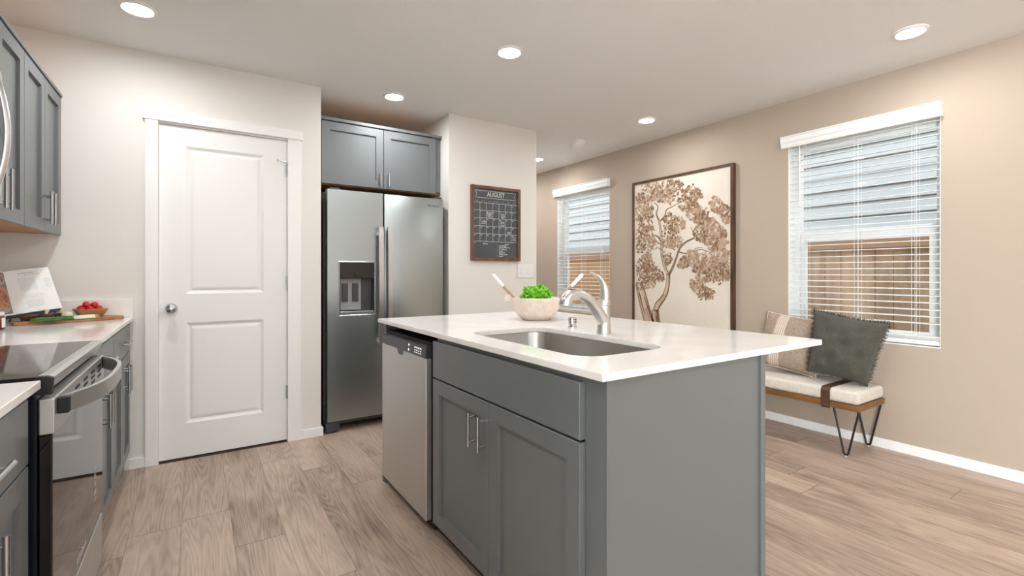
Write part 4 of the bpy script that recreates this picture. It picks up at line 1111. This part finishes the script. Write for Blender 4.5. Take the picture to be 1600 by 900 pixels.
# mushrooms
def mushroom(s, o, rad, tilt, lab, stem=True):
    p = A+dr_*s+nr*o; r = empty('mushroom', lab, 'mushroom', (p.x, p.y, zb), 'mushrooms on the cutting board')
    bm = NB(); lathe(bm, [(0, 0), (rad*.5, .002), (rad*.9, .014), (rad, .026), (rad*.97, .030), (rad*.9, .030)], (p.x, p.y, zb+.0003), 28); mesh('cap', bm, m_mush_cap, r, smooth=True)
    bm = NB(); lathe(bm, [(rad*.92, .0302), (rad*.5, .022), (0, .018)], (p.x, p.y, zb+.0003), 28); mesh('gills', bm, m_mush_gill, r, smooth=True)
    if stem:
        b_ = Vector((p.x, p.y, zb+.017)); bm = NB(); tube(bm, [b_, b_+Vector((.002, .002, .018)), b_+Vector((.004+tilt, .004, .032)), b_+Vector((.004+tilt, .004, .036))], [.0085, .0065, .0085, .005], 12); mesh('stem', bm, m_mush_stem, r, smooth=True)
    return r
mushroom(.064, .015, .036, 0, 'dark brown stemless mushroom cap at the handle end of the board', False)
mushroom(.128, .012, .035, .002, 'upturned brown mushroom with pale stem, middle of the row before the cookbook')
mushroom(.192, .030, .032, .008, 'upturned mushroom with tilted pale stem at the lower corner of the cookbook page')
# cookbook on its stand
BL, BR, TR, TL = Vector((-.751, 3.358, .930)), Vector((-.592, 3.460, .952)), Vector((-.663, 3.533, 1.170)), Vector((-.806, 3.431, 1.144))
r = empty('cookbook', 'open cookbook with a recipe page and a pasta photo propped against the wall', 'book', (-.70, 3.40, .93))
def quad_map(bl, br, tr, tl, bulge=.0):
    nn = (br-bl).cross(tl-bl).normalized()
    def f(u, v, n=0): return (bl*(1-u)+br*u)*(1-v)+(tl*(1-u)+tr*u)*v + nn*(n+bulge*math.sin(PI*min(max(u, 0), 1))**.8)
    return f
def page(f, th, name, parent):
    bm = NB(); n = 12; F, K = [], []
    for i in range(n+1):
        F.append([bm.verts.new(f(i/n, v, 0)) for v in (0, 1)]); K.append([bm.verts.new(f(i/n, v, -th)) for v in (0, 1)])
    for i in range(n):
        bm.faces.new((F[i][0], F[i+1][0], F[i+1][1], F[i][1])); bm.faces.new((K[i][0], K[i+1][0], K[i+1][1], K[i][1]))
        bm.faces.new((F[i][0], F[i+1][0], K[i+1][0], K[i][0])); bm.faces.new((F[i][1], F[i+1][1], K[i+1][1], K[i][1]))
    for i in (0, n): bm.faces.new((F[i][0], F[i][1], K[i][1], K[i][0]))
    return mesh(name, bm, m_paper, parent, smooth=.6)
fR = quad_map(BL, BR, TR, TL, .010)
pg = page(fR, .010, 'recipe_page', r)
bm = NB(); rn = random.Random(4)
def pline(u0, u1, v, h=.006):
    u = u0
    while u < u1:
        e = min(u1, u+rn.uniform(.02, .07)); q = [bm.verts.new(fR(a, b, .0008)) for a, b in ((u, v), (e, v), (e, v+h), (u, v+h))]; bm.faces.new(q); u = e+.012
pline(.26, .62, .895, .022); pline(.38, .74, .855, .012)
for k_ in range(5): pline(.80, .80+.15-.02*(k_ % 3), .72-.045*k_, .010)
for k_ in range(3): pline(.26, .70, .385-.03*k_, .006)
for k_ in range(7): pline(.28, .66, .27-.026*k_, .006)
mesh('print', bm, m_print, pg)
bm = NB()
for k_ in range(10):
    a, b = .22+.038*k_, .22+.038*(k_+1); bm.faces.new([bm.verts.new(fR(x, y, .0006)) for x, y in ((a, .50), (b, .50), (b, .80), (a, .80))])
bmesh.ops.remove_doubles(bm, verts=bm.verts, dist=1e-6); mesh('tint_panel', bm, m_print_box, pg)
d2 = Vector((-.048, -.190, -.004))
fL = quad_map(BL+d2, BL-Vector((0, .0015, 0)), TL-Vector((0, .0015, 0)), TL+d2, .012)
pl = page(fL, .010, 'photo_page', r)
bm = NB()
def patch(u0, u1, v0, v1, n_, mi, k=6):
    for i in range(k):
        a, b = u0+(u1-u0)*i/k, u0+(u1-u0)*(i+1)/k
        q = bm.faces.new([bm.verts.new(fL(x, y, n_)) for x, y in ((a, v0), (b, v0), (b, v1), (a, v1))]); q.material_index = mi
patch(.03, .93, .03, .98, .0004, 0)
def disc(cu, cv, ru, rv, n_, mi, k=36):
    pts = [(min(.93, cu+ru*math.cos(2*PI*i/k)), min(.98, max(.03, cv+rv*math.sin(2*PI*i/k)))) for i in range(k)]
    c = bm.verts.new(fL(cu, cv, n_)); vs2 = [bm.verts.new(fL(a, b, n_)) for a, b in pts]
    for i in range(k):
        q = bm.faces.new((c, vs2[i], vs2[(i+1) % k])); q.material_index = mi
disc(.55, .36, .42, .31, .0007, 1); disc(.55, .40, .36, .25, .0010, 2); disc(.60, .82, .30, .14, .0007, 1)
rn = random.Random(8)
for _ in range(160):
    a, q_ = rn.uniform(0, 2*PI), math.sqrt(rn.random()); u, v = .55+.33*q_*math.cos(a), .40+.22*q_*math.sin(a); an = rn.uniform(0, PI); l_ = rn.uniform(.03, .06)
    du, dv = l_*math.cos(an), l_*math.sin(an); nu_, nv_ = -dv*.3, du*.3
    q = bm.faces.new([bm.verts.new(fL(x, y, .0013+.001*rn.random())) for x, y in ((u, v), (u+du, v+dv), (u+du+nu_, v+dv+nv_), (u+nu_, v+nv_))]); q.material_index = rn.choice((2, 2, 3))
mesh('pasta_photo', bm, [m_photo_brown, m_photo_bowl, m_pasta, m_photo_brown], pl)
r2 = empty('book_stand', 'dark metal book stand holding up the open cookbook', 'book stand', (-.74, 3.36, zc))
mid = (BL+BR)/2
bm = NB()
fS = quad_map(BL, BR, TR, TL, 0)
for u in (.15, .85):
    tube(bm, [fS(u, .75, -.018), fS(u, -.06, -.018)], .003, 8)
    p = fS(u, -.06, -.018); tube(bm, [p, Vector((p.x, p.y, zc+.003))], .003, 8)
    b_ = fS(u, .72, -.018); tube(bm, [b_, Vector((b_.x-.012, min(b_.y+.012, YP-.03), zc+.003))], .003, 8)
mesh('easel', bm, m_iron, r2, smooth=.8)
bm = NB(); lp2 = [fS(u, v, n_) for u, v, n_ in ((-.2, -.03, -.022), (1.0, -.03, -.022), (1.0, -.03, .020), (-.2, -.03, .020))]; lp3 = [p-Vector((0, 0, .004)) for p in lp2]
va, vb = [bm.verts.new(p) for p in lp2], [bm.verts.new(p) for p in lp3]
bm.faces.new(va); bm.faces.new(vb)
for i in range(4): bm.faces.new((va[i], va[(i+1) % 4], vb[(i+1) % 4], vb[i]))
mesh('ledge', bm, m_dark_plastic, r2)
bm = NB(); tube(bm, [fS(-.01, -.028, .024), fS(.10, -.028, .024)], .0035, 8); mesh('page_clip', bm, m_nickel, r2, smooth=.7)
# jar
jc = Vector((-.742, 3.030, 0))
r = empty('sauce_jar', 'dark red sauce jar with white label band cut by the left photo edge', 'jar', (jc.x, jc.y, zc))
bm = NB(); lathe(bm, [(0, .001), (.030, .001), (.034, .005), (.034, .058), (.030, .064), (0, .064)], (jc.x, jc.y, zc), 28); mesh('glass', bm, m_sauce, r, smooth=.7)
bm = NB(); lathe(bm, [(.031, .0645), (.032, .066), (.032, .078), (.030, .080), (0, .080)], (jc.x, jc.y, zc), 28); mesh('lid', bm, m_jarlabel, r, smooth=.7)
bm = NB(); pts = [(.0345*math.cos(a), .0345*math.sin(a)) for a in [math.radians(-35+7*i) for i in range(7)]]
for (a1, b1), (a2, b2) in zip(pts, pts[1:]):
    bm.faces.new([bm.verts.new((jc.x+a1, jc.y+b1, zc+.012)), bm.verts.new((jc.x+a2, jc.y+b2, zc+.012)), bm.verts.new((jc.x+a2, jc.y+b2, zc+.054)), bm.verts.new((jc.x+a1, jc.y+b1, zc+.054))])
mesh('label_band', bm, m_jarlabel, r)
